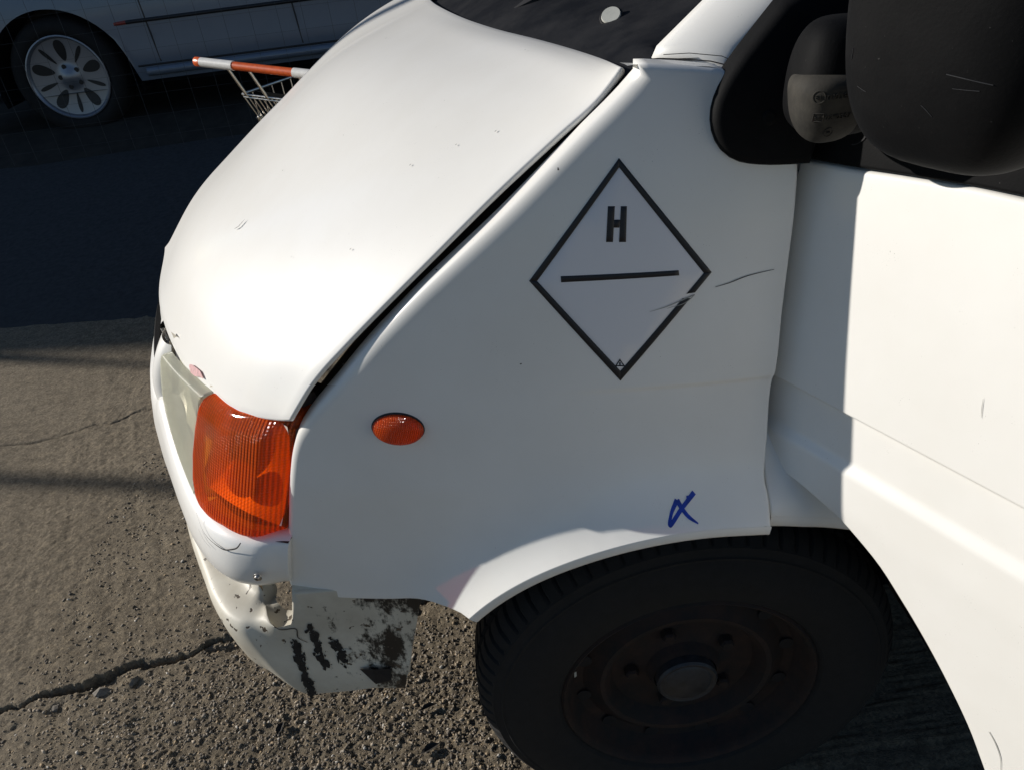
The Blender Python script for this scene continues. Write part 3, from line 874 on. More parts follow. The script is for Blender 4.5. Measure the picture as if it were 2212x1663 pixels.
# side marker lamp
mk = np.array(D['marker'])
mc = mk.mean(0); ra = np.linalg.norm(mk[1] - mk[0]) / 2; rb = np.linalg.norm(mk[3] - mk[2]) / 2
marker = VP(empty('side_marker_lamp', (0, 0, 0)))
def ell_dome(name, a, b2, h, mat, base=0.0, n=48, m_=10):
    V, F, U = [], [], []
    for j in range(m_ + 1):
        f = math.sin(j / m_ * math.pi / 2)
        hh = h * math.sqrt(max(0, 1 - f ** 2.6))
        for i in range(n):
            an = 2 * math.pi * i / n
            dx, dz = a * f * math.cos(an), b2 * f * math.sin(an)
            x, z = mc[0] + dx, mc[1] + dz
            V.append((x, Yf(x, z) - hh - base, z)); U.append((dx / .012, dz / .012))
    for j in range(m_):
        for i in range(n):
            F.append((j*n+i, (j+1)*n+i, (j+1)*n+(i+1) % n, j*n+(i+1) % n))
    return obj(name, V, F, mat, marker, True, uvs=U)
ell_dome('gasket', ra * 1.04, rb * 1.07, .0035, M['rubber_seal'])
ell_dome('backing', ra * .97, rb * .96, .0015, M['orange'], .0032)
ell_dome('lens', ra, rb, .011, M['amber_small'], .0022)

# --- hood
E_, F_, R_ = [tuple(p) for p in D['hoodE']], [tuple(p) for p in D['hoodF']], [tuple(p) for p in D['hoodR']]
HQ = dict(A=(0, .073, .062, 0), bx=.02, cx=(-.0651, -.2658, -.4684, -.6285, -.7401), cz=(1.2805, 1.2058, 1.0754, .9671, .8494))
def hood_surface(NS, NV):
    Ec = curve(E_, NS)
    Cn = np.stack([HQ['cx'], np.full(5, YC), HQ['cz']], -1)
    Cc = curve(Cn, NS)
    Rc = curve(R_ + [tuple(Cn[0])], NV); Fc = curve(F_ + [tuple(Cn[-1])], NV)
    s = np.linspace(0, 1, NS)[:, None, None]; v = np.linspace(0, 1, NV)[None, :, None]
    S = (1-v)*Ec[:, None] + v*Cc[:, None] + (1-s)*Rc[None] + s*Fc[None] - ((1-s)*(1-v)*Ec[0] + (1-s)*v*Cc[0] + s*(1-v)*Ec[-1] + s*v*Cc[-1])
    vv, ss = v[..., 0], s[..., 0]
    phi = (1 - (1 - vv) ** 3) - vv
    # smooth lateral bulge (cosine spline through the same control heights)
    a = np.interp(ss[:, 0], np.linspace(0, 1, 61), curve(np.stack([np.linspace(0, 1, 4), HQ['A']], -1), 61)[:, 1])[:, None]
    S[..., 2] += a * phi
    S[..., 0] -= HQ['bx'] * phi * np.sin(np.pi * ss)
    wv_ = np.clip(ss / .05, 0, 1) * np.clip((1 - ss) / .12, 0, 1)
    S[..., 2] += .020 * ((1 - np.exp(-vv / .085)) - vv) * wv_
    return S
HS = hood_surface(72, 64)
HM = HS[:, ::-1].copy(); HM[..., 1] = 2 * YC - HM[..., 1]
HA = np.concatenate([HS, HM[:, 1:]], 1)
# light smoothing of the surface interior, boundaries held
for _ in range(10):
    HA[1:-1, 1:-1] = HA[1:-1, 1:-1] * .5 + .125 * (HA[:-2, 1:-1] + HA[2:, 1:-1] + HA[1:-1, :-2] + HA[1:-1, 2:])
def with_hem(P, w=.004, drop=.016):
    """round the rim over and add a hem all the way round"""
    P = P.copy(); nu, nv = P.shape[:2]
    nrm = np.cross(np.gradient(P, axis=0), np.gradient(P, axis=1)); nrm /= np.linalg.norm(nrm, axis=2)[..., None]
    if nrm[nu // 2, nv // 2, 2] < 0: nrm = -nrm
    rimseq = [(0, j) for j in range(nv)] + [(i, nv-1) for i in range(1, nu)] + [(nu-1, j) for j in range(nv-2, -1, -1)] + [(i, 0) for i in range(nu-2, 0, -1)]
    V = P.reshape(-1, 3).tolist(); F = []
    for i in range(nu-1):
        for j in range(nv-1):
            F.append((i*nv+j, i*nv+j+1, (i+1)*nv+j+1, (i+1)*nv+j))
    cen_ = P[nu//2, nv//2]
    ids = [i*nv+j for i, j in rimseq]
    L = len(ids)
    pr = np.array([P[i, j] for i, j in rimseq]); pn = np.array([nrm[i, j] for i, j in rimseq])
    tang = np.roll(pr, -1, 0) - np.roll(pr, 1, 0); tang /= np.linalg.norm(tang, axis=1)[:, None] + 1e-9
    outw = np.cross(tang, pn); sgn = np.sign(((pr - cen_) * outw).sum(1))[:, None]; outw *= sgn
    prev = ids
    for (o_, d_) in ((.0012, .0004), (.0022, .0014), (.0028, .0030), (.0026, .0055), (.0, .008), (-.012, .010), (-.03, .012)):
        new = []
        for k in range(L):
            q = pr[k] + outw[k] * o_ - pn[k] * d_
            new.append(len(V)); V.append(q.tolist())
        for k in range(L):
            F.append((prev[k], prev[(k+1) % L], new[(k+1) % L], new[k]))
        prev = new
    return V, F
V, F = with_hem(HA)
hood = VP(obj('hood', V, F, M['paint'], None, True))
bm = bmesh.new(); bm.from_mesh(hood.data); bmesh.ops.recalc_face_normals(bm, faces=bm.faces); bm.to_mesh(hood.data); bm.free()
hood.data.polygons.foreach_set('use_smooth', [True] * len(hood.data.polygons))
def on_hood(p):
    p = np.array(p); d = ((HA - p) ** 2).sum(2); i, j = np.unravel_index(d.argmin(), d.shape)
    i = min(max(i, 1), HA.shape[0] - 2); j = min(max(j, 1), HA.shape[1] - 2)
    n = np.cross(HA[i+1, j] - HA[i-1, j], HA[i, j+1] - HA[i, j-1]); n /= np.linalg.norm(n)
    if n[2] < 0: n = -n
    off = (HA[i, j] - p) @ n
    return p + n * (off + .0032), n
def hood_patch(name, pts, mat):
    q = [on_hood(p)[0] for p in pts]
    c = on_hood(np.mean(q, 0))[0]
    n = len(q); mid = [on_hood((np.array(x) + c) / 2)[0] for x in q]
    V = [tuple(c)] + [tuple(x) for x in mid] + [tuple(x) for x in q]
    F = [(0, 1 + i, 1 + (i + 1) % n) for i in range(n)] + [(1 + i, 1 + n + i, 1 + n + (i + 1) % n, 1 + (i + 1) % n) for i in range(n)]
    return VP(obj(name, V, F, mat, None))
hood_patch('paint_scrape', D['pink'], M['pink'])
def hood_stroke(name, pts, w, mat):
    P = curve(pts, 24); V, F = [], []
    for i in range(len(P)):
        p, n = on_hood(P[i]); t = P[min(i+1, 23)] - P[max(i-1, 0)]; t /= np.linalg.norm(t)
        s_ = np.cross(n, t); ww = w * math.sin(math.pi * (i + .5) / 24) * random.uniform(.5, 1.2)
        V += [tuple(p - s_ * ww), tuple(p + s_ * ww)]
    for i in range(23): F.append((2*i, 2*i+1, 2*i+3, 2*i+2))
    return VP(obj(name, V, F, mat, None))
hood_stroke('scratch', D['hscr'], .0020, M['scratch_grey'])

V, F = [], []
for _ in range(26):
    i, j = int(rng.integers(4, HA.shape[0] - 14)), int(rng.integers(3, HA.shape[1] // 2))
    p, n = on_hood(HA[i, j] + rng.normal(size=3) * .004); t1 = np.cross(n, (0, 1, 0)); t1 /= np.linalg.norm(t1); t2 = np.cross(n, t1)
    r0 = .0003 + .0008 * rng.random() ** 2.5; k0 = len(V)
    for q in range(6):
        an = q * math.pi / 3; rr = r0 * rng.uniform(.6, 1.5); V.append(tuple(p - n * .0012 + t1 * rr * math.cos(an) * 1.6 + t2 * rr * math.sin(an)))
    F.append(tuple(range(k0, k0 + 6)))
hc_ = VP(obj('stone_chips', V, F, M['scratch_grey'], None, False)); hc_['kind'] = 'stuff'
# dark apron under the gap between hood and fender
gp = resamp([mapF(p[0], p[1]) for p in gap], .012)
rows = []
for dy, dz, dx in ((.004, -.012, .012), (.022, -.020, .004), (.05, -.024, -.01), (.11, -.05, -.02), (.20, -.12, .0)):
    rows.append([(p[0] + dx, p[1] + dy, p[2] + dz) for p in gp])
VP(grid('inner_wing', np.array(rows), M['liner'], None))

# --- nose surface (lamps and front panel)
FR, NR = np.array(D['Fr']), np.array(D['Nr'])
def G(a, z, o=0.0):
    """point on the nose at plan fraction a, height z, pushed outward by o"""
    def at(a2):
        i = min(max(a2, 0), 1) * (len(FR) - 1); k = min(int(i), len(FR) - 2); u = i - k
        A = FR[k] * (1 - u) + FR[k+1] * u; B = NR[k] * (1 - u) + NR[k+1] * u
        w = (.95 - z) / .24
        return A * (1 - w) + B * w
    P = at(a); t = at(min(a + .01, 1.0)) - at(max(a - .01, 0)); t /= np.linalg.norm(t)
    n = np.array([-t[1], t[0]])
    if n[0] > 0: n = -n
    if a >= .995: n = np.array([-1.0, 0])
    P = P + n * o
    return (P[0], P[1], z)
FR = curve(FR, 120); NR = curve(NR, 120)
def mapN(o, bulge=None):
    return lambda p, q, d=0.0: G(p, q, o - d + (bulge(p, q) if bulge else 0))

indicator = VP(empty('turn_signal'))
def ring_close(pts, step):
    P = np.array(list(pts) + [pts[0]]); return resamp(P, step)[:-1]
ind = ring_close(D['ind'], .006)
# lens: top shoulder falls back under the hood edge
def ind_b(p, q): return -.018 * sst((q - .905 - .12 * max(0, .14 - p)) / .045)
lens = panel('lens', ind, lambda p, q, d=0: G(p, q, .008 - .024 * sst((.050 - p) / .045) - d + ind_b(p, q)), M['amber'], indicator, .006, .004, step=.007, flange=.012, uv=True)
ul = lens.data.uv_layers[0]
arr = np.zeros(len(lens.data.loops) * 2, dtype=np.float32); ul.data.foreach_get('uv', arr)
arr = arr.reshape(-1, 2); arr[:, 0] = arr[:, 0] * 14; arr[:, 1] = arr[:, 1] * 9; ul.data.foreach_set('uv', arr.ravel())
# bowl reflector, and a bulb enlarged and yellowed to paint the sun's glow
def bowl(name, a0, a1, z0, z1, depth, mat, parent, n=18):
    P = []
    for i in range(n + 1):
        r_ = []
        for j in range(n + 1):
            u, v = i / n, j / n
            dep = depth * math.cos((u - .5) * 2.6) * math.cos((v - .5) * 2.6)
            r_.append(G(lerp(a0, a1, u), lerp(z0, z1, v), -.006 - max(0, dep)))
        P.append(r_)
    return grid(name, np.array(P), mat, parent)
bowl('reflector', .015, .19, .785, .935, .055, M['reflector'], indicator)
bc = G(.100, .830, -.020)
V, F = [], []
for i in range(9):
    for j in range(14):
        th, ph = math.pi * i / 8, 2 * math.pi * j / 14
        V.append((bc[0] + .020 * math.sin(th) * math.cos(ph), bc[1] + .020 * math.sin(th) * math.sin(ph), bc[2] + .030 * math.cos(th)))
F = [(i*14+j, (i+1)*14+j, (i+1)*14+(j+1) % 14, i*14+(j+1) % 14) for i in range(8) for j in range(14)]
obj('bulb', V, F, M['bulb'], indicator)
rows = [[G(a, z, -.075) for z in (.75, .80, .86, .90, .955)] for a in np.linspace(.0, .44, 24)]
VP(grid('lamp_housing', np.array(rows), M['liner'], None))
VP(grid('lamp_housing_wall', np.array([[G(.006, z, o_) for o_ in (-.016, -.03, -.10)] for z in np.linspace(.770, .930, 8)]), M['grey_plastic'], None))
VP(grid('lamp_housing_wall', np.array([[G(a, .766, o_) for o_ in (-.002, -.03, -.075)] for a in np.linspace(.0, .44, 20)]), M['liner'], None))
# brown plastic jamb between lens and fender
rows = []
for z in np.linspace(.775, .965, 14):
    g0 = np.array(G(.012, z, -.030)); 
    x1 = np.interp(z, [.70, .766, .78, .824, .883, .917, .94, .958, .98], [-.338, -.322, -.318, -.305, -.288, -.275, -.265, -.253, -.238])
    rows.append([tuple(g0 + (0.0, .002, 0)), tuple(g0 + (.012, .010, 0)), (x1 + .012, .79, z), (x1 + .014, .772, z)])
VP(grid('lamp_jamb', np.array(rows), M['grey_plastic'], None))

headlamp = VP(empty('headlamp'))
hd = ring_close(D['head'], .008)
lens2 = panel('lens', hd, lambda p, q, d=0: G(p, q, .006 - d - .006 * sst((q - .925) / .02)), M['frosted'], headlamp, .006, .004, step=.010, flange=.012, uv=True)
ul = lens2.data.uv_layers[0]
arr = np.zeros(len(lens2.data.loops) * 2, dtype=np.float32); ul.data.foreach_get('uv', arr)
arr = arr.reshape(-1, 2); arr[:, 0] *= 18; arr[:, 1] *= 10; ul.data.foreach_set('uv', arr.ravel())
bowl('reflector', .20, .40, .80, .93, .07, M['reflector'], headlamp)

# white front panel under the lamps, full width
def top_z(a): return float(np.interp(a, [0, .19, .24, .28, .33, .37, .41, .44, 1], [.766, .768, .774, .780, .791, .806, .824, .80, .795]))
def front_pts(a):
    zt = top_z(a)
    k = sst((a - .02) / .06)
    prof = [(-.022, zt + .004), (-.006, zt + .004), (.004, zt), (.0075 + .003 * k, zt - .006), (.008 + .003*k, lerp(zt, .70, .35)), (.006 + .003*k, lerp(zt, .70, .65)), (.001 + .002*k, .702), (-.004, .690), (-.012, .680), (-.030, .674)]
    e_ = .010 * (1 - sst(a / .045))
    return [G(a, z, o - e_) for o, z in prof]
As = np.r_[np.linspace(0, .12, 16), np.linspace(.14, 1, 44)]
rows = [front_pts(a) for a in As]
rows = np.array(rows); mir = rows[::-1].copy(); mir[..., 1] = 2 * YC - mir[..., 1]
fp = VP(grid('front_panel', np.concatenate([rows, mir[1:]], 0), M['paint'], None))
# end face beside the fender
e0 = rows[0]
VP(obj('panel_end', [tuple(p) for p in e0] + [tuple(p + (.006, .03, 0)) for p in e0], [(i, i+1, len(e0)+i+1, len(e0)+i) for i in range(len(e0)-1)], M['paint'], None))
# surround between headlamp and grille, grille, hood lip
rows = []
for a in np.linspace(.405, .47, 8):
    u = (a - .405) / .065
    rows.append([G(a, z, -.012 + .026 * math.sin(math.pi * u) ** .6 * math.sin(math.pi * lerp(.12, .95, k / 13)) ** .6) for k, z in enumerate(np.linspace(.79, .905, 14))])
rows = np.array(rows); VP(grid('lamp_surround', rows, M['paint'], None))
mir = rows.copy(); mir[..., 1] = 2 * YC - mir[..., 1]; VP(grid('lamp_surround', mir, M['paint'], None, flip=True))
for k, z in enumerate(np.linspace(.785, .828, 3)):
    P = [G(a, z, -.006) for a in np.linspace(.46, 1, 20)]
    P = P + [(p[0], 2*YC - p[1], p[2]) for p in P[::-1][1:]]
    VP(tube('grille_bar', P, .008, M['black'], None, 6))
rows = np.array([[G(a, z, -.035) for z in (.76, .81, lerp(.90, .825, sst((a - .3) / .3)))] for a in np.linspace(.12, 1, 40)])
mir = rows[::-1].copy(); mir[..., 1] = 2*YC - mir[..., 1]
VP(grid('radiator_panel', np.concatenate([rows, mir[1:]], 0), M['liner'], None))
fe = HA[-1]
rows = []
for p in fe:
    yy = abs(p[1] - YC)
    if yy < .475:
        k = sst((.475 - yy) / .05)
        rows.append([(p[0] + .004, p[1], p[2] - .004), (p[0] - .006, p[1], p[2] - .012 - .01 * k), (p[0] - .012, p[1], p[2] - .02 - .028 * k), (p[0] - .012, p[1], p[2] - .022 - .045 * k), (p[0] - .004, p[1], p[2] - .022 - .047 * k), (p[0] + .01, p[1], p[2] - .01)])
VP(grid('hood_lip', np.array(rows), M['paint'], None))
# right-hand lamps (mirror image)
def mirror_copy(src, name):
    me2 = src.data.copy()
    co = np.zeros(len(me2.vertices) * 3, dtype=np.float32); me2.vertices.foreach_get('co', co)
    co = co.reshape(-1, 3); co[:, 1] = 2 * YC - co[:, 1]; me2.vertices.foreach_set('co', co.ravel())
    me2.flip_normals()
    o = bpy.data.objects.new(name, me2); COL.objects.link(o); return o
hl2 = VP(empty('headlamp')); o = mirror_copy(lens2, 'lens'); o.parent = hl2
ti2 = VP(empty('turn_signal')); o = mirror_copy(lens, 'lens'); o.parent = ti2
rf = VP(mirror_copy(fender, 'front_fender')); rf.location.z -= .022; rf.location.x += .012; o = mirror_copy(lip, 'arch_lip'); o.parent = rf

# screw in the front panel and the crack above it
def screw(name, a, z, o, r, mat, parent=None):
    c = np.array(G(a, z, o)); n = np.array(G(a, z, o + .01)) - c; n /= np.linalg.norm(n)
    t1 = np.cross(n, (0, 0, 1)); t1 /= np.linalg.norm(t1); t2 = np.cross(n, t1)
    V, F = [], []
    pr = [(r * 1.5, 0.0), (r * 1.45, .0012), (r, .0014), (r * .85, .004), (r * .45, .0045), (r * .4, .002), (0.0001, .002)]
    for rr, h in pr:
        for i in range(16):
            an = 2 * math.pi * i / 16; V.append(tuple(c + n * h + (t1 * math.cos(an) + t2 * math.sin(an)) * rr))
    for k in range(len(pr) - 1):
        for i in range(16): F.append((k*16+i, k*16+(i+1) % 16, (k+1)*16+(i+1) % 16, (k+1)*16+i))
    return VP(obj(name, V, F, mat, parent, True, sharp=40))
screw('panel_screw', .035, .717, .011, .0042, M['zinc'])
VP(stroke([(.060, .770), (.066, .760), (.075, .755), (.082, .752), (.10, .752), (.13, .757), (.155, .772)], [.0016, .0022, .0018, .0009, .0007, .0005, .0004], lambda p, q: G(p, q, .0145), 'crack_line', M['scratch'], None, 40))
VP(stroke([(.11, .742), (.13, .746), (.145, .752)], [.0004, .0007, .0004], lambda p, q: G(p, q, .0145), 'scratch', M['scratch_grey'], None, 14))

# --- bumper
bpath = [(-.160, .752), (-.24, .757), (-.32, .760), (-.385, .764), (-.43, .774), (-.465, .796), (-.495, .835), (-.53, .90), (-.58, 1.0), (-.65, 1.18), (-.71, 1.40), (-.745, YC)]
bp_ = curve(bpath, 150)
bt = np.gradient(bp_, axis=0); bt /= np.linalg.norm(bt, axis=1)[:, None]
bn = np.stack([-bt[:, 1], bt[:, 0]], -1)
bn[bn[:, 0] > 0.35] *= -1
if bn[0][1] > 0: bn = -bn
side_prof = [(-.040, .674), (-.016, .672), (-.004, .668), (.000, .656), (.001, .640), (.001, .600), (.000, .540), (.000, .480), (-.002, .434), (-.014, .424), (-.045, .424)]
front_prof = [(-.082, .672), (-.076, .650), (-.070, .622), (-.058, .618), (-.050, .604), (-.014, .600), (.000, .594), (.005, .574), (.000, .520), (-.012, .462), (-.05, .446)]
rows = []
for i in range(len(bp_)):
    x_ = bp_[i][0]
    k = sst((-.385 - x_) / .060)
    brk = sst((-.350 - x_) / .006) * sst((x_ + .452) / .02)          # cover torn away at the corner
    r_ = []
    for q_, (s_, f_) in enumerate(zip(side_prof, front_prof)):
        o_, z_ = lerp(s_[0], f_[0], k), lerp(s_[1], f_[1], k)
        if brk > 0 and q_ < 5:
            z_ = lerp(z_, min(z_, .603 - .003 * (4 - q_) + .003 * math.sin(x_ * 900)), brk); o_ = lerp(o_, min(o_, -.040 - .004 * (4 - q_)), brk * k)
        shr = .30 * max(0, .655 - z_) * sst((x_ + .30) / .14)
        r_.append((bp_[i][0] + bn[i][0] * o_ - shr, bp_[i][1] + bn[i][1] * o_, z_))
    rows.append(r_)
sec = np.array([chaikin(r, 2) for r in rows])
mir = sec[::-1].copy(); mir[..., 1] = 2 * YC - mir[..., 1]
bumper = VP(grid('bumper', np.concatenate([sec, mir[1:]], 0), M['bumper'], None))
bumper['label'] = 'chipped grimy off-white bumper corner under the turn signal'
# raised step ribs and slots on the side of the bumper
def side_y(x): return float(np.interp(x, [p[0] for p in bpath[:8]][::-1], [p[1] for p in bpath[:8]][::-1]))
def bs(p, q, d=0): return (p, side_y(p) - .0015 + d, q)
o = panel('overlap_panel', ring_close([(-.366, .568), (-.357, .575), (-.356, .596), (-.345, .597), (-.346, .630), (-.338, .634), (-.341, .668), (-.166, .664), (-.178, .60), (-.20, .52), (-.212, .47), (-.232, .444), (-.30, .438), (-.372, .437), (-.370, .48), (-.368, .524)], .008), bs, M['bumper'], None, .003, step=.012, flange=.004)
o.parent = bumper; 
for (x, z, ra_, rb_) in ((-.300, .535, .0125, .0065),):
    V = [(x, side_y(x) - .003, z)] + [(x + ra_ * math.cos(t), side_y(x) - .0025, z + rb_ * math.sin(t)) for t in np.linspace(0, 2*math.pi, 20)[:-1]]
    obj('oval_slot_patch', V, [(0, 1 + i, 1 + (i + 1) % 19) for i in range(19)], M['plug'], bumper)  # pale oval laid on the side panel where a slot sits
V, F = [], []
for nm_, n_b, spr in (('bst1', 260, .0055), ('bst2', 170, .0065), ('bst3', 120, .007)):
    cp = curve(D[nm_], 60)
    for _ in range(n_b):
        c_ = cp[int(rng.integers(0, 60))] + rng.normal(size=2) * (spr * .55, spr)
        r0 = .0005 + .0036 * rng.random() ** 2.5; k0 = len(V)
        for q in range(7):
            an = q * 2 * math.pi / 7; rr = r0 * rng.uniform(.3, 1.6)
            V.append((c_[0] + rr * math.cos(an), side_y(c_[0]) - .0024 - .00002 * (k0 % 40), c_[1] + 2.2 * rr * math.sin(an)))
        F.append(tuple(range(k0, k0 + 7)))
g_ = obj('road_grime', V, F, M['grime'], bumper, False); g_['kind'] = 'stuff'
stroke(D['bsl'], [.001, .002, .0016, .002, .001], lambda p, q: (p, side_y(p) - .0030, q), 'torn_edge_line', M['scratch'], bumper, 40)
V = [(-.285, side_y(-.285) - .004, .494), (-.262, side_y(-.26) - .012, .500), (-.238, side_y(-.24) - .004, .488), (-.243, side_y(-.24) - .005, .462), (-.268, side_y(-.27) - .005, .455)]
obj('torn_tab', V, [(0, 1, 2, 3, 4)], M['liner'], bumper, False)
# foam block showing through the broken corner, dark void behind
rows = []
for i in range(34, 100):
    q = bp_[i]; n_ = bn[i]
    rows.append([(q[0] - n_[0] * d_, q[1] - n_[1] * d_, z_) for d_, z_ in ((.050, .56), (.056, .606), (.062, .640), (.075, .676), (.12, .68))])
VP(grid('foam_absorber', np.array(rows), M['foam'], None))
# --- wheel
WX, WZ, WY = .222, .345, .735
wheel = VP(empty('front_wheel', (WX, WY + .1, WZ)))
WI = Matrix.Translation((-WX, -(WY + .1), -WZ))
def WP(o): o.parent = wheel; o.matrix_parent_inverse = WI; return o
Rt = .345
prof = [(.198, WY + .028), (.205, WY + .018), (.215, WY + .008), (.235, WY + .001), (.260, WY - .003), (.285, WY + .001), (.300, WY + .006), (.304, WY + .0055), (.306, WY + .008), (.316, WY + .012), (.3185, WY + .012), (.3205, WY + .0145), (.328, WY + .021), (.3375, WY + .034), (.3425, WY + .05), (.3425, WY + .064), (.335, WY + .066), (.335, WY + .074), (.3445, WY + .076), (.345, WY + .10), (.3445, WY + .124), (.335, WY + .126), (.335, WY + .134), (.3425, WY + .136), (.340, WY + .155), (.33, WY + .175), (.30, WY + .195), (.26, WY + .203), (.205, WY + .19)]
def tread(i, j):
    if 12 <= j <= 15:
        g_ = (i % 6) == 0
        return -.006 if g_ else 0
    if 17 <= j <= 20: return -.005 if (i + 3) % 6 == 0 else 0
    return 0
tyre = WP(lathe_y('tyre', prof, (WX, WZ), M['rubber'], None, 480, 25, tread))
rim_prof = [(.198, WY + .040), (.206, WY + .026), (.209, WY + .014), (.205, WY + .010), (.200, WY + .014), (.196, WY + .024), (.190, WY + .040), (.183, WY + .052), (.168, WY + .056), (.150, WY + .046), (.142, WY + .037), (.134, WY + .038), (.127, WY + .048), (.118, WY + .062), (.085, WY + .066), (.062, WY + .058), (.052, WY + .04)]
rim = WP(lathe_y('rim', rim_prof, (WX, WZ), M['rust'], None, 96, 35))
lathe_y('hub_cap', [(.050, WY + .045), (.050, WY + .028), (.047, WY + .024), (.043, WY + .026), (.040, WY + .026), (.036, WY + .023), (.0001, WY + .021)], (WX, WZ), M['cap'], rim, 48, 35)
for k in range(5):
    an = 2 * math.pi * k / 5 + .6
    lathe_y('wheel_bolt', [(.012, WY + .066), (.012, WY + .052), (.009, WY + .048), (.0001, WY + .048)], (WX + .086 * math.cos(an), WZ + .086 * math.sin(an)), M['rust'], rim, 6, 30)
for k in range(12):
    an = 2 * math.pi * k / 12 + .2
    lathe_y('vent_hole', [(.0125, WY + .0508), (.012, WY + .0502), (.0001, WY + .0502)], (WX + .172 * math.cos(an), WZ + .172 * math.sin(an)), M['liner'], rim, 14, 30)
obj('balance_weight', [(WX - .182, WY + .048, WZ + .02), (WX - .178, WY + .050, WZ + .021), (WX - .178, WY + .050, WZ + .033), (WX - .182, WY + .048, WZ + .033)], [(0, 1, 2, 3)], M['plug'], rim)
VP(tube('axle', [(WX, WY + .05, WZ), (WX, 1.2, WZ)], .04, M['liner'], None, 12))
w2 = wheel.copy(); COL.objects.link(w2); VP(w2)
for ch_ in (tyre, rim):
    c = ch_.copy(); COL.objects.link(c); c.parent = w2; c.matrix_parent_inverse = WI
w2.location = (WX, 2*YC - (WY + .1), WZ); w2.rotation_euler = (0, 0, math.pi)

# --- door, swung open
H0 = np.array([.303, .696]); DA = math.radians(62)
dd = np.array([math.cos(DA), -math.sin(DA)]); dn = np.array([-math.sin(DA), -math.cos(DA)])
def doff(z):
    t = max(0, z - .85); o = .07 * t + .25 * t * t - .0110
    o += .007 * sst((.967 - z) / .006) * sst((z - .897) / .014)
    o += .05 * max(0, .72 - z) ** 1.5
    return o
def mapD(t, z, d=0.0):
    o = doff(z) + d
    q = H0 + dd * t - dn * o
    return (q[0], q[1], z)
door = VP(empty('front_door', mapD(0, .9, .03)))
DI = Matrix.Translation(-Vector(mapD(0, .9, .03))) 
def DP(o):
    o.parent = door; o.matrix_parent_inverse = DI; return o
dl = [tuple(p) for p in D['dlow']]
low = dl + [(.34, .575), (.365, .50), (.385, .44), (.41, .405), (.45, .395)]
dring = list(resamp(curve(low, 90), .012)) + list(resamp([(.45, .395), (.98, .40)], .03))[1:] + list(resamp([(.98, .40), (1.0, .44), (1.0, 1.20), (.98, 1.215)], .02))[1:] + list(resamp([(.98, 1.215), (.172, 1.2085), (.131, 1.208), (.091, 1.205), (.061, 1.203), (.017, 1.199), (-.045, 1.196)], .012))[1:] + list(resamp([(-.045, 1.196), (-.045, .88), dl[0]], .02))[1:-1]
skin = DP(panel('door_skin', dring, mapD, M['paint'], None, .004, .003, step=.0105, flange=.035, extra=[(t, z) for z in (.894, .897, .9005, .904, .9075, .911, .914, .9595, .961, .9625, .964, .9655, .967, .9685) for t in np.arange(-.04, 1.0, .008)]))
# inner trim card and window frame
card = [(t, z) for t, z in dring]
DP(panel('door_card', card, lambda t, z, d=0: mapD(t, z, .045 + d * .3), M['liner'], None, .004, step=.04, flange=.004))
# black sail panel and waist seal on top of the skin
sail = ring_close([(-.045, 1.199), (.017, 1.202), (.061, 1.2055), (.131, 1.2105), (.20, 1.2125), (.60, 1.217), (.98, 1.218), (.98, 1.236), (.60, 1.236), (.30, 1.238), (.22, 1.262), (.16, 1.30), (.10, 1.335), (.0, 1.36), (-.045, 1.34)], .014)
DP(panel('sail_panel', sail, lambda t, z, d=0: mapD(t, z, d - .004), M['black'], None, .004, step=.015, flange=.02))
for (t, z) in ((.01, 1.235), (.075, 1.232)):
    DP(stroke([(t + .013 * math.cos(q), z + .013 * math.sin(q)) for q in np.linspace(-1.5, 1.6, 14)], [.0012] * 3, lambda a, b2: mapD(a, b2, -.0052), 'trim_groove', M['liner'], None, 24))
fr_path = [mapD(-.03, 1.30, .02), mapD(.10, 1.45, .03), mapD(.30, 1.68, .05), mapD(.48, 1.84, .09), mapD(.70, 1.90, .11), mapD(.96, 1.90, .11), mapD(1.0, 1.6, .07), mapD(1.0, 1.22, .02)]
DP(tube('window_frame', curve(fr_path, 40), .022, M['black'], None, 8))
gl = [(.02, 1.23), (.22, 1.50), (.46, 1.81), (.70, 1.87), (.95, 1.87), (.98, 1.24)]
DP(obj('door_glass', [mapD(t, z, .03) for t, z in gl], [tuple(range(len(gl)))], M['glass'], None, False))
# small pressed notch low on the skin
DP(stroke([(.302, .697), (.309, .690), (.318, .676), (.325, .650)], [.0008, .0012, .0006, .0003], lambda t, z: mapD(t, z, -.0008), 'door_scuff', M['scratch_grey'], None, 14))
DP(stroke([(.200, 1.045), (.202, 1.035), (.204, 1.028)], [.0003, .0006, .0003], lambda t, z: mapD(t, z, -.0008), 'door_scuff', M['scratch_grey'], None, 8))
rbox_handle = DP(rbox('door_handle', (0, 0, 0), (.14, .03, .03), M['black'], None, .008))
rbox_handle.rotation_euler = (0, 0, -DA); rbox_handle.matrix_parent_inverse = Matrix.Identity(4)
hp = Vector(mapD(.88, 1.08, -.012)) - Vector(mapD(0, .9, .03)); rbox_handle.location = hp

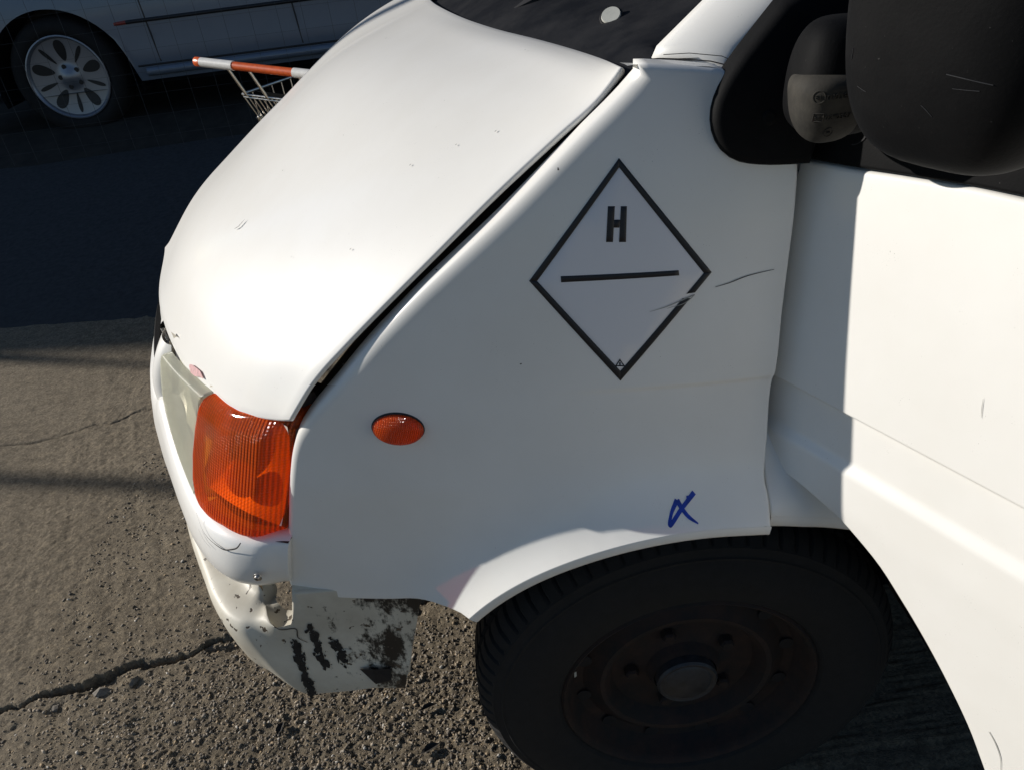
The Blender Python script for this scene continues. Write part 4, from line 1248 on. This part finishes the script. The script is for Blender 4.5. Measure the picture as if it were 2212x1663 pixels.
# --- mirror on the open door
mirror = VP(empty('door_mirror', (.341, .518, 1.407)))
MI = Matrix.Translation((-.341, -.518, -1.407))
def MP(o): o.parent = mirror; o.matrix_parent_inverse = MI; return o
d3, n3 = np.array([dd[0], dd[1], 0]), np.array([dn[0], dn[1], 0])
def superell(name, c, h, p, mat, n=40, ax=(d3, n3, np.array([0, 0, 1.0])), fn=None):
    pw = lambda t: np.sign(t) * np.abs(t) ** (2 / p)
    u = np.linspace(-np.pi / 2, np.pi / 2, n)[:, None]; v = np.linspace(-np.pi, np.pi, 2 * n + 1)[None, :-1]
    a, b2, k = pw(np.cos(u)) * pw(np.cos(v)), pw(np.cos(u)) * pw(np.sin(v)), pw(np.sin(u)) * np.ones_like(v)
    P = np.array(c) + h[0] * a[..., None] * ax[0] + h[1] * b2[..., None] * ax[1] + h[2] * k[..., None] * ax[2]
    if fn is not None: P = fn(P)
    return grid(name, P, mat, None, close_v=True)
housing = MP(superell('mirror_housing', (.341, .518, 1.407), (.077, .085, .140), 3.34, M['black']))
def hous(u, v, lift=1.002):
    pw = lambda t: math.copysign(abs(t) ** (2 / 3.34), t)
    a, b2, k = pw(math.cos(u)) * pw(math.cos(v)), pw(math.cos(u)) * pw(math.sin(v)), pw(math.sin(u))
    return np.array((.341, .518, 1.407)) + lift * (.077 * a * d3 + .085 * b2 * n3 + .140 * k * np.array([0, 0, 1.0]))
for u0, v0, du, dv, r0 in ((-.05, 1.75, .01, .22, .0005), (-.02, 1.80, .00, .16, .0004), (.02, 1.70, .01, .2, .0005), (-.30, 1.10, .03, .35, .0006), (-.33, 1.2, .0, .2, .0004), (-.5, 1.5, .06, .05, .0004), (-.22, 2.05, -.05, .03, .0005), (-.42, 1.85, .02, .12, .0003)):
    MP(tube('housing_scratch', [hous(u0 + du * t, v0 + dv * t) for t in np.linspace(0, 1, 8)], r0 * .5, M['cap'], None, 5))
mg = []
for s_, t_ in ((-1, -1), (1, -1), (1, 1), (-1, 1)):
    mg.append(tuple(np.array((.341, .518, 1.407)) + d3 * .0785 + n3 * .066 * s_ + np.array([0, 0, .115 * t_])))
MP(obj('mirror_glass', mg, [(0, 1, 2, 3)], M['mirror'], None, False))
# arm: domed knuckle and the base barrel under it
AX2 = (np.array([1.0, 0, 0]), np.array([0, 1.0, 0]), np.array([0, 0, 1.0]))
def arm_fn(P):
    P = P.copy(); z = P[..., 2]; P[..., 2] = np.where(z < 1.285, 1.285 + (z - 1.285) * .42, z)
    P[..., 0] += .55 * np.maximum(0, P[..., 0] - .3075)          # runs on into the housing
    return P
def foot_fn(P):
    P = P.copy(); z = P[..., 2]; P[..., 2] = np.where(z > 1.285, 1.285 + (z - 1.285) * .30, z)
    P[..., 0] += .25 * np.maximum(0, P[..., 0] - .302)
    return P
FC, FH, FPW = (.298, .665, 1.300), (.0297, .031, .056), 2.6
arm = MP(superell('mirror_arm', (.3075, .680, 1.2663), (.0353, .0385, .0761), 2.7, M['black'], 40, AX2, arm_fn))
foot = MP(superell('mirror_foot', FC, FH, FPW, M['foot'], 40, AX2, foot_fn))
MP(tube('mirror_bracket', [(.34, .68, 1.30), (.37, .65, 1.29), (.385, .62, 1.285)], [.03, .03, .03], M['black'], None, 14))
# embossed approval marks on the foot
def text_on(name, body, size, origin, xdir, ydir, mat, parent, depth=.0006):
    cu = bpy.data.curves.new(name, 'FONT'); cu.body = body; cu.size = size; cu.extrude = depth
    to = bpy.data.objects.new(name, cu); COL.objects.link(to)
    dg = bpy.context.evaluated_depsgraph_get(); me3 = bpy.data.meshes.new_from_object(to.evaluated_get(dg))
    bpy.data.objects.remove(to)
    xd, yd = Vector(xdir).normalized(), Vector(ydir).normalized(); zd = xd.cross(yd)
    mt = Matrix((xd, yd, zd)).transposed().to_4x4(); mt.translation = Vector(origin)
    me3.transform(mt); me3.name = name
    me3.materials.clear(); me3.materials.append(mat)
    o = bpy.data.objects.new(name, me3); COL.objects.link(o); o.parent = parent; return o

# fixed black trim at the root of the windscreen pillar
trp = [tuple(p) for p in D['trim']]
tring = resamp(curve(trp, 60), .01).tolist() + [(.316, 1.203), (.335, 1.26), (.40, 1.34), (.40, 1.39)]
def mapT(x, z, d=0): 
    return (x, Ybase(x, z) - .013 + d, z)
trim = VP(panel('pillar_trim', resamp(tring + [tring[0]], .01)[:-1], mapT, M['black'], None, .008, .009, step=.012, flange=.02))
mb = np.array(D['mbolt'])
V = []
for rr, h in ((.007, 0.0), (.0065, .001), (.0035, .0012), (.0001, .0005)):
    V += [mapT(mb[0][0] + rr * math.cos(t), mb[0][1] + rr * math.sin(t), -h - .0003) for t in np.linspace(0, 2*math.pi, 21)[:-1]]
obj('trim_button', V, [(k*20+i, k*20+(i+1) % 20, (k+1)*20+(i+1) % 20, (k+1)*20+i) for k in range(3) for i in range(20)], M['black'], trim)

# --- windscreen pillar, cowl, screen, cab
pl = [(1394, 105)]
def strip(name, left, rightp, mat, bulge, n=10, thick=.03):
    L, Rr = np.array(left, float), np.array(rightp, float)
    P = []
    for i in range(len(L)):
        r_ = []
        for k in range(-2, n + 3):
            u = min(max(k / n, 0), 1)
            q = L[i] * (1 - u) + Rr[i] * u
            q = q + np.array([-.25, -.9, .35]) * bulge * (1 - (2 * u - 1) ** 2) ** .6
            if k < 0: q = q + np.array([.02, thick * .8, -.01]) * (-k / 2)
            if k > n: q = q + np.array([.0, thick, 0]) * ((k - n) / 2)
            r_.append(tuple(q))
        P.append(r_)
    return VP(grid(name, np.array(P), mat, None, flip=True))
strip('windscreen_pillar', [(.190, .845, 1.286), (.186, .835, 1.296), (.192, .838, 1.306), (.245, .855, 1.342), (.60, .94, 1.62), (.95, 1.02, 1.93), (1.05, 1.06, 2.02)],
      [(.262, .79, 1.278), (.266, .793, 1.289), (.275, .797, 1.300), (.330, .815, 1.342), (.70, .87, 1.62), (1.05, .92, 1.92), (1.15, .95, 2.02)], M['paint'], .012)
strip('windscreen_pillar', [(x, 2*YC - y, z) for x, y, z in [(.190, .845, 1.286), (.245, .855, 1.342), (.60, .94, 1.62), (1.05, 1.06, 2.02)]],
      [(x, 2*YC - y, z) for x, y, z in [(.262, .79, 1.278), (.330, .815, 1.342), (.70, .87, 1.62), (1.15, .95, 2.02)]], M['paint'], 0.0, thick=-.03)
# sealed seam between pillar and fender
ft = [p for p in D['ftop'] if p[0] <= .262][::-1]
fa = curve([mapF(p[0], p[1] - .001, .0045) for p in ft], 16)
fb = np.array([lerp(np.array((.150, .815, 1.294)), np.array((.268, .788, 1.281)), t) for t in np.linspace(0, 1, 16)])
VP(grid('seam_sealer', np.array([fa, lerp(fa, fb, .5) + np.array([0, -.0015, .003]), fb + np.array([0, .006, .004])]), M['paint'], None))
VP(tube('seam_crack', [(.165, .8005, 1.302), (.185, .8005, 1.3015), (.21, .7965, 1.2985), (.235, .7915, 1.2945), (.255, .788, 1.288)], .0006, M['scratch'], None, 5))
VP(tube('seam_crack', [(.19, .800, 1.3045), (.215, .7965, 1.3035), (.245, .789, 1.2985), (.258, .787, 1.292)], .0004, M['scratch'], None, 5))

# cowl: black panel behind the hood
re = HA[0]
rows = []
for i, p in enumerate(re):
    v = min(1, abs(p[1] - YC) / (YC - .802))
    ed = sst((1 - v) / .10)
    back = lerp(.09, .34, sst((1 - v) / .35))
    base = np.array(p)
    hgt = .115 * sst((1 - v) / .3)
    rows.append([tuple(base + (-.01, 0, -.020)), tuple(base + (.006, 0, -.010)), tuple(base + (.020, 0, -.004 * ed - .006 * (1 - ed))), tuple(base + (.05, 0, .010 * ed)), tuple(base + (back * .45, 0, hgt * .30)), tuple(base + (back * .75, 0, hgt * .62)), tuple(base + (back, 0, hgt))])
cw = np.array(rows)
cowl = VP(grid('cowl_panel', np.array([curve(r_, 20) for r_ in cw]), M['cowl'], None, flip=False))
# pale plug and wiper spindle recess standing in the cowl
def cowl_at(x, y):
    P = np.array([curve(r_, 40) for r_ in cw]).reshape(-1, 3); d = (P[:, 0] - x) ** 2 + (P[:, 1] - y) ** 2
    return P[d.argmin()]
def disc(name, c, r, h, mat, parent, nrm=(-.35, 0, .93), n=28):
    nv_ = Vector(nrm).normalized(); t1 = nv_.cross(Vector((0, 1, 0))).normalized(); t2 = nv_.cross(t1)
    V = []
    pr = [(r, -.004), (r, h * .6), (r * .93, h), (.0001, h)]
    for rr, hh in pr:
        for i in range(n):
            an = 2*math.pi*i/n; V.append(Vector(c) + nv_ * hh + (t1 * math.cos(an) + t2 * math.sin(an)) * rr)
    F = [(k*n+i, k*n+(i+1) % n, (k+1)*n+(i+1) % n, (k+1)*n+i) for k in range(3) for i in range(n)]
    return obj(name, V, F, mat, parent, True, sharp=40)
pc = cowl_at(.186, 1.04)
disc('plug_seat', pc, .0150, .004, M['liner'], cowl, (-.25, -.55, .75))
disc('cowl_plug', pc, .0125, .0062, M['plug'], cowl, (-.25, -.55, .75))
pc2 = cowl_at(.105, 1.30)
disc('wiper_spindle_recess', pc2, .042, .0014, M['liner'], cowl)
VP(tube('wiper_arm', curve([pc2 + (0, 0, .012), pc2 + (.06, .05, .045), pc2 + (.20, .20, .16), pc2 + (.36, .42, .30)], 16), .009, M['black'], None, 6))
# windscreen
bl = cw[:, -1]
top = []
for p in bl:
    v = (p[1] - YC) / (YC - .802); top.append((1.02 + .08 * abs(v) ** 2, YC + v * .66, 2.02 - .02 * v * v))
W_ = np.array([[lerp(np.array(a), np.array(b2), t) + np.array([-.05, 0, .02]) * math.sin(math.pi * t) for t in np.linspace(0, 1, 12)] for a, b2 in zip(bl, top)])
VP(grid('windscreen', W_[6:-6], M['glass'], None))
# roof and body behind
def sect(x, w, zr, zb=.42):
    pts = [(w, zb), (w, .60), (w, 1.0), (w - .02, 1.25), (w - .07, 1.7), (w - .12, zr - .12), (w - .20, zr - .03), (w - .34, zr), (0, zr + .015)]
    c = curve(pts, 30)
    return [(x, YC - q[0], q[1]) for q in c] + [(x, YC + q[0], q[1]) for q in c[::-1][1:]]
VP(grid('cab_roof', np.array([[(x, y, z) for (x, y, z) in [s for s in sect(x, w, zr) if s[2] > 1.86]] for x, w, zr in ((1.04, .90, 2.05), (1.15, .97, 2.10), (1.35, .995, 2.13), (1.55, 1.0, 2.15))]) if len(set(len([s for s in sect(x, w, zr) if s[2] > 1.86]) for x, w, zr in ((1.04, .90, 2.05), (1.15, .97, 2.10), (1.35, .995, 2.13), (1.55, 1.0, 2.15)))) == 1 else np.array([[(x, YC + s * .85, zr - .05 * abs(s) ** 3) for s in np.linspace(-1, 1, 24)] for x, zr in ((1.03, 2.04), (1.15, 2.10), (1.35, 2.13), (1.55, 2.15))]), M['paint'], None))
VP(grid('cargo_body', np.array([sect(x, w, zr) for x, w, zr in ((1.45, .985, 2.16), (1.50, 1.0, 2.18), (2.5, 1.0, 2.18), (4.6, 1.0, 2.18), (4.68, .98, 2.15))]), M['paint'], None))
s0 = sect(1.45, .985, 2.16); VP(obj('bulkhead', s0, [tuple(range(len(s0)))], M['liner'], None, False))
s1 = sect(4.68, .98, 2.15); VP(obj('rear_wall', s1, [tuple(range(len(s1)))], M['paint'], None, False))
VP(obj('cab_floor', [(.30, .78, .50), (1.46, .78, .50), (1.46, 2.58, .50), (.30, 2.58, .50)], [(0, 1, 2, 3)], M['liner'], None, False))
VP(obj('firewall', [(.30, .80, .45), (.30, 2.56, .45), (.30, 2.50, 1.24), (.30, .86, 1.24)], [(0, 1, 2, 3)], M['liner'], None, False))
VP(obj('underbody', [(-.30, .98, .40), (4.6, .98, .40), (4.6, 2.38, .40), (-.30, 2.38, .40)], [(0, 1, 2, 3)], M['liner'], None, False))
rs = np.array([[(x, 2*YC - (.70 + .2 * max(0, z - .95)), z) for z in (.42, .7, 1.0, 1.22)] for x in (.30, .8, 1.46)])
VP(grid('passenger_door', rs, M['paint'], None))
for sx_ in (3.6,):
    for yv in (.73, 2*YC - .73 - .2):
        t = VP(empty('rear_wheel', (sx_, yv + .1, WZ)))
        c = tyre.copy(); COL.objects.link(c); c.parent = t; c.matrix_parent_inverse = WI
        c = rim.copy(); COL.objects.link(c); c.parent = t; c.matrix_parent_inverse = WI
        if yv > YC: t.rotation_euler = (0, 0, math.pi)

# approval marks (after the mirror foot is placed)
def foot_pt(px, z):
    zz = z if z <= 1.285 else 1.285 + (z - 1.285) / .30
    k = max(0, 1 - abs(px / FH[0]) ** FPW - abs((zz - FC[2]) / FH[2]) ** FPW)
    return Vector((FC[0] + px, FC[1] - FH[1] * k ** (1 / FPW) - .0002, z))
def foot_text(name, body, size, px, z):
    for ch_ in body:
        a = foot_pt(px, z); xd = foot_pt(px + .004, z) - foot_pt(px - .001, z); yd = foot_pt(px, z + .004) - a
        zd = xd.cross(yd); yd = zd.cross(xd)
        if ch_ != ' ':
            MP(text_on(name, ch_, size, a, xd, yd, M['foot'], None, .0007))
        px += size * (.40 if ch_ in '1*' else .56)
def foot_loop(name, px, z, rx, rz, sq):
    pts = []
    for t in np.linspace(0, 2 * math.pi, 25):
        c_, s_ = math.cos(t), math.sin(t)
        if sq: m_ = max(abs(c_), abs(s_)); c_, s_ = c_ / m_, s_ / m_
        pts.append(foot_pt(px + rx * c_, z + rz * s_))
    MP(tube(name, pts, .0005, M['foot'], None, 5))
foot_loop('embossed_ring', -.0175, 1.2895, .0042, .0050, False)
foot_text('embossed_mark', 'E1', .0045, -.0203, 1.2880)
foot_text('embossed_mark', '010387', .0064, -.0120, 1.2870)
foot_text('embossed_mark', '02*0387', .0058, -.0110, 1.2705)
foot_loop('embossed_ring', -.0160, 1.2725, .0035, .0034, True)
foot_text('embossed_mark', 'e1', .0044, -.0187, 1.2710)
foot_loop('embossed_ring', -.0050, 1.2585, .0034, .0042, False)
foot_text('embossed_mark', '=', .0050, -.0066, 1.2570)

# ------------------------------------------------------------------ shopping cart behind the van
cart = empty('shopping_cart', (-.60, 3.15, gz(-.6, 3.15)))
tag(cart, 'metal shopping cart with orange and white handle behind the van nose', 'shopping cart')
A = Vector((-.985, 3.06, 1.020)); hdv = Vector((.83, -.50, -.085)).normalized()
B = A + hdv * .60
bk = Vector((.50, .83, 0)).normalized()           # cart length direction, away from the handle
CI = Matrix.Translation(-Vector(cart.location))
def CP(o): o.parent = cart; o.matrix_parent_inverse = CI; return o
CP(tube('handle_grip', [A + hdv * .008, A + hdv * .60], .0145, M['orange'], None, 16))
CP(tube('handle_cap', [A - hdv * .012, A - hdv * .006, A + hdv * .02], [.010, .0165, .0165], M['orange'], None, 16))
CP(tube('handle_sleeve', [A + hdv * .02, A + hdv * .175], .0165, M['white_sleeve'], None, 16))
CP(tube('handle_sleeve', [A + hdv * .45, A + hdv * .58], .0165, M['white_sleeve'], None, 16))
dnv = (Vector((0, 0, -1)) + bk * .42 + hdv * .10).normalized()
top_l, top_r = A + hdv * .135, A + hdv * .46
for q in (A + hdv * .135, A + hdv * .235, A + hdv * .46):
    CP(tube('handle_post', [q, q + dnv * .13], .006, M['steel'], None, 8))
rim_l = A + hdv * .115 + dnv * .125
rim_r = A + hdv * .53 + dnv * .125
for k in range(2):
    CP(tube('basket_rim', [rim_l + dnv * .012 * k, rim_r + dnv * .012 * k], .004, M['steel'], None, 8))
fl, frr = rim_l + bk * .75 + hdv * .05, rim_r + bk * .75 - hdv * .05
CP(tube('basket_rim', [rim_l, fl, frr, rim_r], .005, M['steel'], None, 8))
for k in range(19):
    q = lerp(rim_l, rim_r, k / 18)
    CP(tube('basket_wire', [q - dnv * .004, q + dnv * .42], .0026, M['steel'], None, 6))
    q2 = lerp(fl, frr, k / 18)
    CP(tube('basket_wire', [q2, q2 + dnv * .25 - bk * .1], .0026, M['steel'], None, 6))
for k in range(1, 15):
    for (p0, p1) in ((rim_l, fl), (rim_r, frr)):
        q = lerp(p0, p1, k / 15); CP(tube('basket_wire', [q, q + Vector((0, 0, -.38 + .010 * k))], .0022, M['steel'], None, 6))
for k in range(12):
    q0, q1 = lerp(rim_l, rim_r, k / 11) + dnv * .40, lerp(fl, frr, k / 11) + Vector((0, 0, -.24))
    CP(tube('basket_wire', [q0, q1], .0022, M['steel'], None, 6))
flap = [rim_l + bk * .02 + hdv * .05 + Vector((0, 0, .012)), rim_r + bk * .02 + Vector((0, 0, .012)), rim_r + bk * .13 + Vector((0, 0, -.05)), rim_l + bk * .13 + hdv * .05 + Vector((0, 0, -.05))]
CP(obj('seat_flap', flap, [(0, 1, 2, 3)], M['grey_sheet'], None, False))
CP(tube('cart_frame', [rim_l + dnv * .1, rim_l + dnv * .55, Vector((rim_l.x, rim_l.y, 0.16)) + bk * .1, Vector((fl.x, fl.y, .16))], .011, M['steel'], None, 8))
CP(tube('cart_frame', [rim_r + dnv * .1, rim_r + dnv * .55, Vector((rim_r.x, rim_r.y, 0.16)) + bk * .1, Vector((frr.x, frr.y, .16))], .011, M['steel'], None, 8))
for q in (rim_l + bk * .1, rim_r + bk * .1, fl, frr):
    g0 = gz(q.x, q.y)
    CP(lathe_y('caster', [(.0001, q.y - .012), (.05, q.y - .012), (.055, q.y - .006), (.055, q.y + .006), (.05, q.y + .012), (.0001, q.y + .012)], (q.x, g0 + .055), M['rubber'], None, 20))
    CP(tube('caster_fork', [(q.x, q.y, g0 + .06), (q.x, q.y, .18)], .012, M['steel'], None, 6))

# ------------------------------------------------------------------ wire fence
fence = empty('wire_fence', (-2.0, 5.3, .24))
tag(fence, 'thin galvanised wire mesh fence in front of the parked silver car', 'fence')
FI = Matrix.Translation((2.0, -5.3, -.24))
def FP(o): o.parent = fence; o.matrix_parent_inverse = FI; return o
wv_me = None
for k in range(44):
    x = -5.2 + k * .162
    jx = random.uniform(-.006, .006)
    if wv_me is None:
        o = FP(tube('vertical_wire', [(x, 5.30, .20), (x + .004, 5.302, .9), (x - .003, 5.30, 1.9)], .0010, M['wire'], None, 5)); wv_me = (o.data, x)
    else:
        o = bpy.data.objects.new('vertical_wire', wv_me[0]); COL.objects.link(o); FP(o); o.location = (x - wv_me[1] + jx, random.uniform(-.004, .004), 0)
for k in range(13):
    z = .28 + k * .13
    o = FP(tube('horizontal_wire', [(-5.3, 5.304, z), (-3.6, 5.304, z - .008), (-1.9, 5.304, z), (-.2, 5.304, z - .008), (1.9, 5.304, z)], .0006, M['wire'], None, 5))
for x in (-5.3, 2.0):
    FP(tube('fence_post', [(x, 5.32, .1), (x, 5.32, 1.95)], .024, M['wire'], None, 12))

# ------------------------------------------------------------------ parked silver car behind the fence
CY0, CZ0 = 5.66, .27
car = empty('parked_car', (-1.2, 6.5, CZ0))
tag(car, 'silver blue car with ten-slot alloy wheel parked in shade behind the fence', 'car')
KI = Matrix.Translation((1.2, -6.5, -CZ0))
def KP(o): o.parent = car; o.matrix_parent_inverse = KI; return o
cwx, cwz, cr0 = -2.715, .635, .375
wxs = (cwx, cwx + 2.85)
arch_r = .475
def car_side(yoff, sgn, name):
    # lower body side with wheel arch cut-outs, slightly barrelled
    cols = []
    xs = np.arange(-3.75, 1.05, .04)
    rows_ = []
    for x in xs:
        zb = CZ0 + .29
        for wx in wxs:
            d = abs(x - wx)
            if d < arch_r: zb = max(zb, cwz - .05 + math.sqrt(max(0, arch_r ** 2 - d ** 2)))
        zt = CZ0 + 1.02
        col_ = []
        for k in range(12):
            u = k / 11; z = lerp(zb, max(zt, zb + .02), u)
            bul = .045 * math.sin(math.pi * min(1, max(0, (z - CZ0 - .25) / .8))) + .02 * sst((.50 + CZ0 - z) / .02)
            endc = .10 * (sst((-3.35 - x) / .4) + sst((x - .75) / .3))
            col_.append((x, yoff - sgn * (bul - endc), z))
        rows_.append(col_)
    return KP(grid(name, np.array(rows_), M['car_paint'], None))
car_side(CY0 + .045, 1, 'body_side')
car_side(CY0 + 1.80, -1, 'body_side')
# hood, roof and glasshouse
topo = []
for x, z, ins in ((-3.78, .70, .12), (-3.70, .95, .10), (-3.4, 1.03, .06), (-2.2, 1.10, .06), (-1.45, 1.60, .22), (-.4, 1.66, .24), (.55, 1.55, .22), (.95, 1.02, .08), (1.05, .70, .10)):
    topo.append([(x, lerp(CY0 + ins, CY0 + 1.84 - ins, t), CZ0 + z + .03 * math.sin(math.pi * t)) for t in np.linspace(0, 1, 9)])
KP(grid('roof_and_hood', np.array(topo), M['car_paint'], None, sharp=40))
for yy, s_ in ((CY0 + .055, 1), (CY0 + 1.785, -1)):
    KP(obj('side_window', [(-2.15, yy, CZ0 + 1.03), (-1.42, yy + s_ * .165, CZ0 + 1.58), (.52, yy + s_ * .165, CZ0 + 1.53), (.90, yy + .02 * s_, CZ0 + 1.03)], [(0, 1, 2, 3)], M['car_glass'], None, False))
KP(tube('side_moulding', [(x, CY0 - .001, CZ0 + .655) for x in np.linspace(cwx + .52, wxs[1] - .5, 12)], .012, M['car_dark'], None, 8))
KP(tube('side_reflector', [(cwx + .44, CY0 + .008, CZ0 + .652), (cwx + .52, CY0 + .002, CZ0 + .655)], .013, M['red_refl'], None, 8))
KP(tube('sill_trim', [(x, CY0 + .010, CZ0 + .345) for x in np.linspace(cwx + .55, wxs[1] - .45, 10)], .030, M['car_paint'], None, 10))
KP(tube('sill_shadow_strip', [(x, CY0 + .006, CZ0 + .385) for x in np.linspace(cwx + .50, wxs[1] - .45, 10)], .008, M['car_dark'], None, 8))
for x in (cwx + .66, cwx + 1.62):
    KP(tube('door_seam', [(x, CY0 + .001, CZ0 + .40), (x - .01, CY0 - .002, CZ0 + .62), (x - .03, CY0 + .02, CZ0 + 1.0)], .005, M['car_dark'], None, 6))
KP(obj('car_underside', [(-3.7, CY0 + .05, CZ0 + .26), (1.0, CY0 + .05, CZ0 + .26), (1.0, CY0 + 1.78, CZ0 + .26), (-3.7, CY0 + 1.78, CZ0 + .26)], [(0, 1, 2, 3)], M['car_dark'], None, False))
for wx in wxs:
    rows_ = [[(wx + (arch_r + .004) * math.cos(t), y, cwz - .05 + (arch_r + .004) * math.sin(t)) for t in np.linspace(-.2, math.pi + .2, 24)] for y in (CY0 + .02, CY0 + .35)]
    KP(grid('arch_liner', np.array(rows_), M['car_dark'], None))
    KP(obj('arch_back', [(wx + (arch_r + .004) * math.cos(t), CY0 + .35, cwz - .05 + (arch_r + .004) * math.sin(t)) for t in np.linspace(-.2, math.pi + .2, 24)], [tuple(range(24))], M['car_dark'], None, False))
def car_wheel(wx, y0, sgn):
    w = KP(empty('car_wheel', (wx, y0, cwz)))
    WI2 = Matrix.Translation((-wx, -y0, -cwz))
    def q(o): o.parent = w; o.matrix_parent_inverse = WI2; return o
    Y = lambda v: y0 + sgn * v
    q(lathe_y('tyre', [(.262, Y(.03)), (.272, Y(.015)), (.30, Y(.0)), (.335, Y(.004)), (.36, Y(.02)), (cr0, Y(.05)), (cr0, Y(.2)), (.35, Y(.23)), (.26, Y(.22))], (wx, cwz), M['rubber'], None, 64))
    rm = q(lathe_y('rim', [(.250, Y(.10)), (.258, Y(.03)), (.268, Y(.018)), (.268, Y(.008)), (.260, Y(.006)), (.252, Y(.012)), (.245, Y(.03)), (.10, Y(.055)), (.06, Y(.05)), (.035, Y(.03)), (.0001, Y(.028))], (wx, cwz), M['alloy'], None, 80))
    for k in range(10):
        an = 2 * math.pi * k / 10 + .28
        big = k % 2 == 0
        L_, Wd = (.068, .034) if big else (.064, .013)
        c = .168
        V = []
        for t in np.linspace(0, 2*math.pi, 22)[:-1]:
            rr = c + L_ * math.cos(t); tt = Wd * math.sin(t) * (1 + .35 * math.cos(t))
            yy = Y(.055 - .025 * (rr - .10) / .145 - .0025)
            V.append((wx + rr * math.cos(an) - tt * math.sin(an), yy, cwz + rr * math.sin(an) + tt * math.cos(an)))
        obj('slot', V, [tuple(range(21))] if sgn > 0 else [tuple(range(21))[::-1]], M['car_dark'], rm, False)
    for k in range(5):
        an = 2*math.pi*k/5 + .6
        obj('bolt_hole', [(wx + .068*math.cos(an) + .016*math.cos(t), Y(.047), cwz + .068*math.sin(an) + .016*math.sin(t)) for t in np.linspace(0, 2*math.pi, 13)[:-1]], [tuple(range(12))], M['car_dark'], rm, False)
    return w
for wx in wxs:
    car_wheel(wx, CY0 + .03, 1); car_wheel(wx, CY0 + 1.80, -1)

# ------------------------------------------------------------------ building off to the left that shades the far ground
bl_ = empty('workshop_building', (-24, 9.2, 0), math.radians(-8))
tag(bl_, 'long grey rendered workshop building far to the left behind the cars', 'building')
BH = 6.95
def wallbox(name, c, s, mat): 
    V, F = box_geo(c, s); return obj(name, V, F, mat, bl_, False)
wallbox('wall', (-4.5, 3.0, BH / 2 - .2), (31, 6, BH), M['wall'])
wallbox('roof_edge', (-4.5, 2.96, BH - .12), (31.3, 6.3, .24), M['wall'])
for k in range(6):
    for z in (1.9, 5.0):
        w = wallbox('window', (-19 + k * 4.7, -.02, z), (1.5, .08, 1.4), M['wall'])
        V, F = box_geo((-19 + k * 4.7, -.07, z), (1.3, .03, 1.2)); obj('pane', V, F, M['window_dark'], w, False)
cab = empty('overhead_cables', (-16.4, 6.3, 0))
tag(cab, 'two thick overhead cables strung between poles far left of the van', 'cable')
KI2 = Matrix.Translation((16.4, -6.3, 0))
def cabp(o): o.parent = cab; o.matrix_parent_inverse = KI2; return o
cabp(tube('cable', [(-10.65 + t, 4.88 - .26 * t, 3.6) for t in np.linspace(-20, 30, 30)], .034, M['rubber'], None, 10))
cabp(tube('cable', [(-10.05 + t, 5.41 - .29 * t, 3.2) for t in np.linspace(-20, 30, 30)], .022, M['rubber'], None, 10))
for x, y in ((-30.5, 10.6), (19.6, -3.05)):
    cabp(tube('pole', [(x, y, 0), (x, y, 4.0)], .10, M['wall'], None, 12))

b2_ = empty('sky_block_hall', (0.0, 10.4, .2))  # unseen hall, added to block sky and deepen the far shade
tag(b2_, 'unseen dark hall added behind the parked silver car to block sky', 'building')
V, F = box_geo((0, 4.0, 4.2), (17, 8, 8.4)); obj('wall', V, F, M['cladding'], b2_, False)
V, F = box_geo((0, 3.9, 8.5), (17.4, 8.4, .25)); obj('roof_edge', V, F, M['wall'], b2_, False)
for k in range(16):
    V, F = box_geo((-8 + k * 1.06, -.02, 4.2), (.07, .06, 8.3)); obj('cladding_rib', V, F, M['cladding'], b2_, False)
V, F = box_geo((-3.2, -.05, 1.9), (3.4, .08, 3.8)); g_ = obj('roller_door', V, F, M['wall'], b2_, False)

# ------------------------------------------------------------------ litter on the ground
def leaf(x, y, L, W, rz, label, mat=M['leaf']):
    o = empty('dry_leaf'); bpy.data.objects.remove(o)
    V, F = [], []
    n = 9
    for i in range(n):
        u = i / (n - 1); w = W * math.sin(math.pi * min(.98, max(.04, u))) ** .7 * random.uniform(.75, 1.1)
        for s_ in (-1, 0, 1):
            px, py = (u - .5) * L, s_ * w * .5
            V.append((px, py, .004 + .007 * abs(s_) * math.sin(math.pi * u) + .006 * (u - .5) ** 2 + random.uniform(0, .001)))
    for i in range(n - 1):
        for s_ in range(2): F.append((i*3+s_, (i+1)*3+s_, (i+1)*3+s_+1, i*3+s_+1))
    o = obj('dry_leaf', V, F, mat, None)
    o.location = (x, y, gz(x, y) + .001); o.rotation_euler = (0, 0, rz)
    tag(o, label, 'leaf', 'dry leaf scraps on the concrete')
    return o
leaf(-.586, 1.005, .030, .016, 1.35, 'dark upright leaf scrap on the concrete below the bumper corner')
leaf(-.269, 1.012, .036, .012, .35, 'dark leaf scrap nearest the bumper end beside the tyre')
leaf(-.262, .918, .040, .016, .45, 'broad dark leaf scrap on the ground close to the tyre')
leaf(-.274, .954, .022, .008, -.3, 'smallest dark leaf scrap between two larger ones by the tyre')
def rubble(x, y, s, label):
    v = ico_v * (1 + .22 * np.random.default_rng(int(abs(x) * 1000)).standard_normal((12, 1))) * np.array(s)
    o = obj('concrete_chunk', v, ico_f, M['stone'], None, False)
    o.location = (x, y, gz(x, y) + s[2] * .35); o.rotation_euler = (.2, .1, x * 9)
    tag(o, label, 'stone', 'loose chunks along the cracked joint'); return o
rubble(-1.035, 1.165, (.022, .014, .008), 'largest flat concrete chunk beside the dark crack in the ground')
rubble(-.962, 1.182, (.014, .009, .007), 'middle concrete chunk just below the crack near the bumper')
rubble(-1.135, 1.140, (.010, .008, .005), 'small concrete chunk at the crack farthest from the bumper')
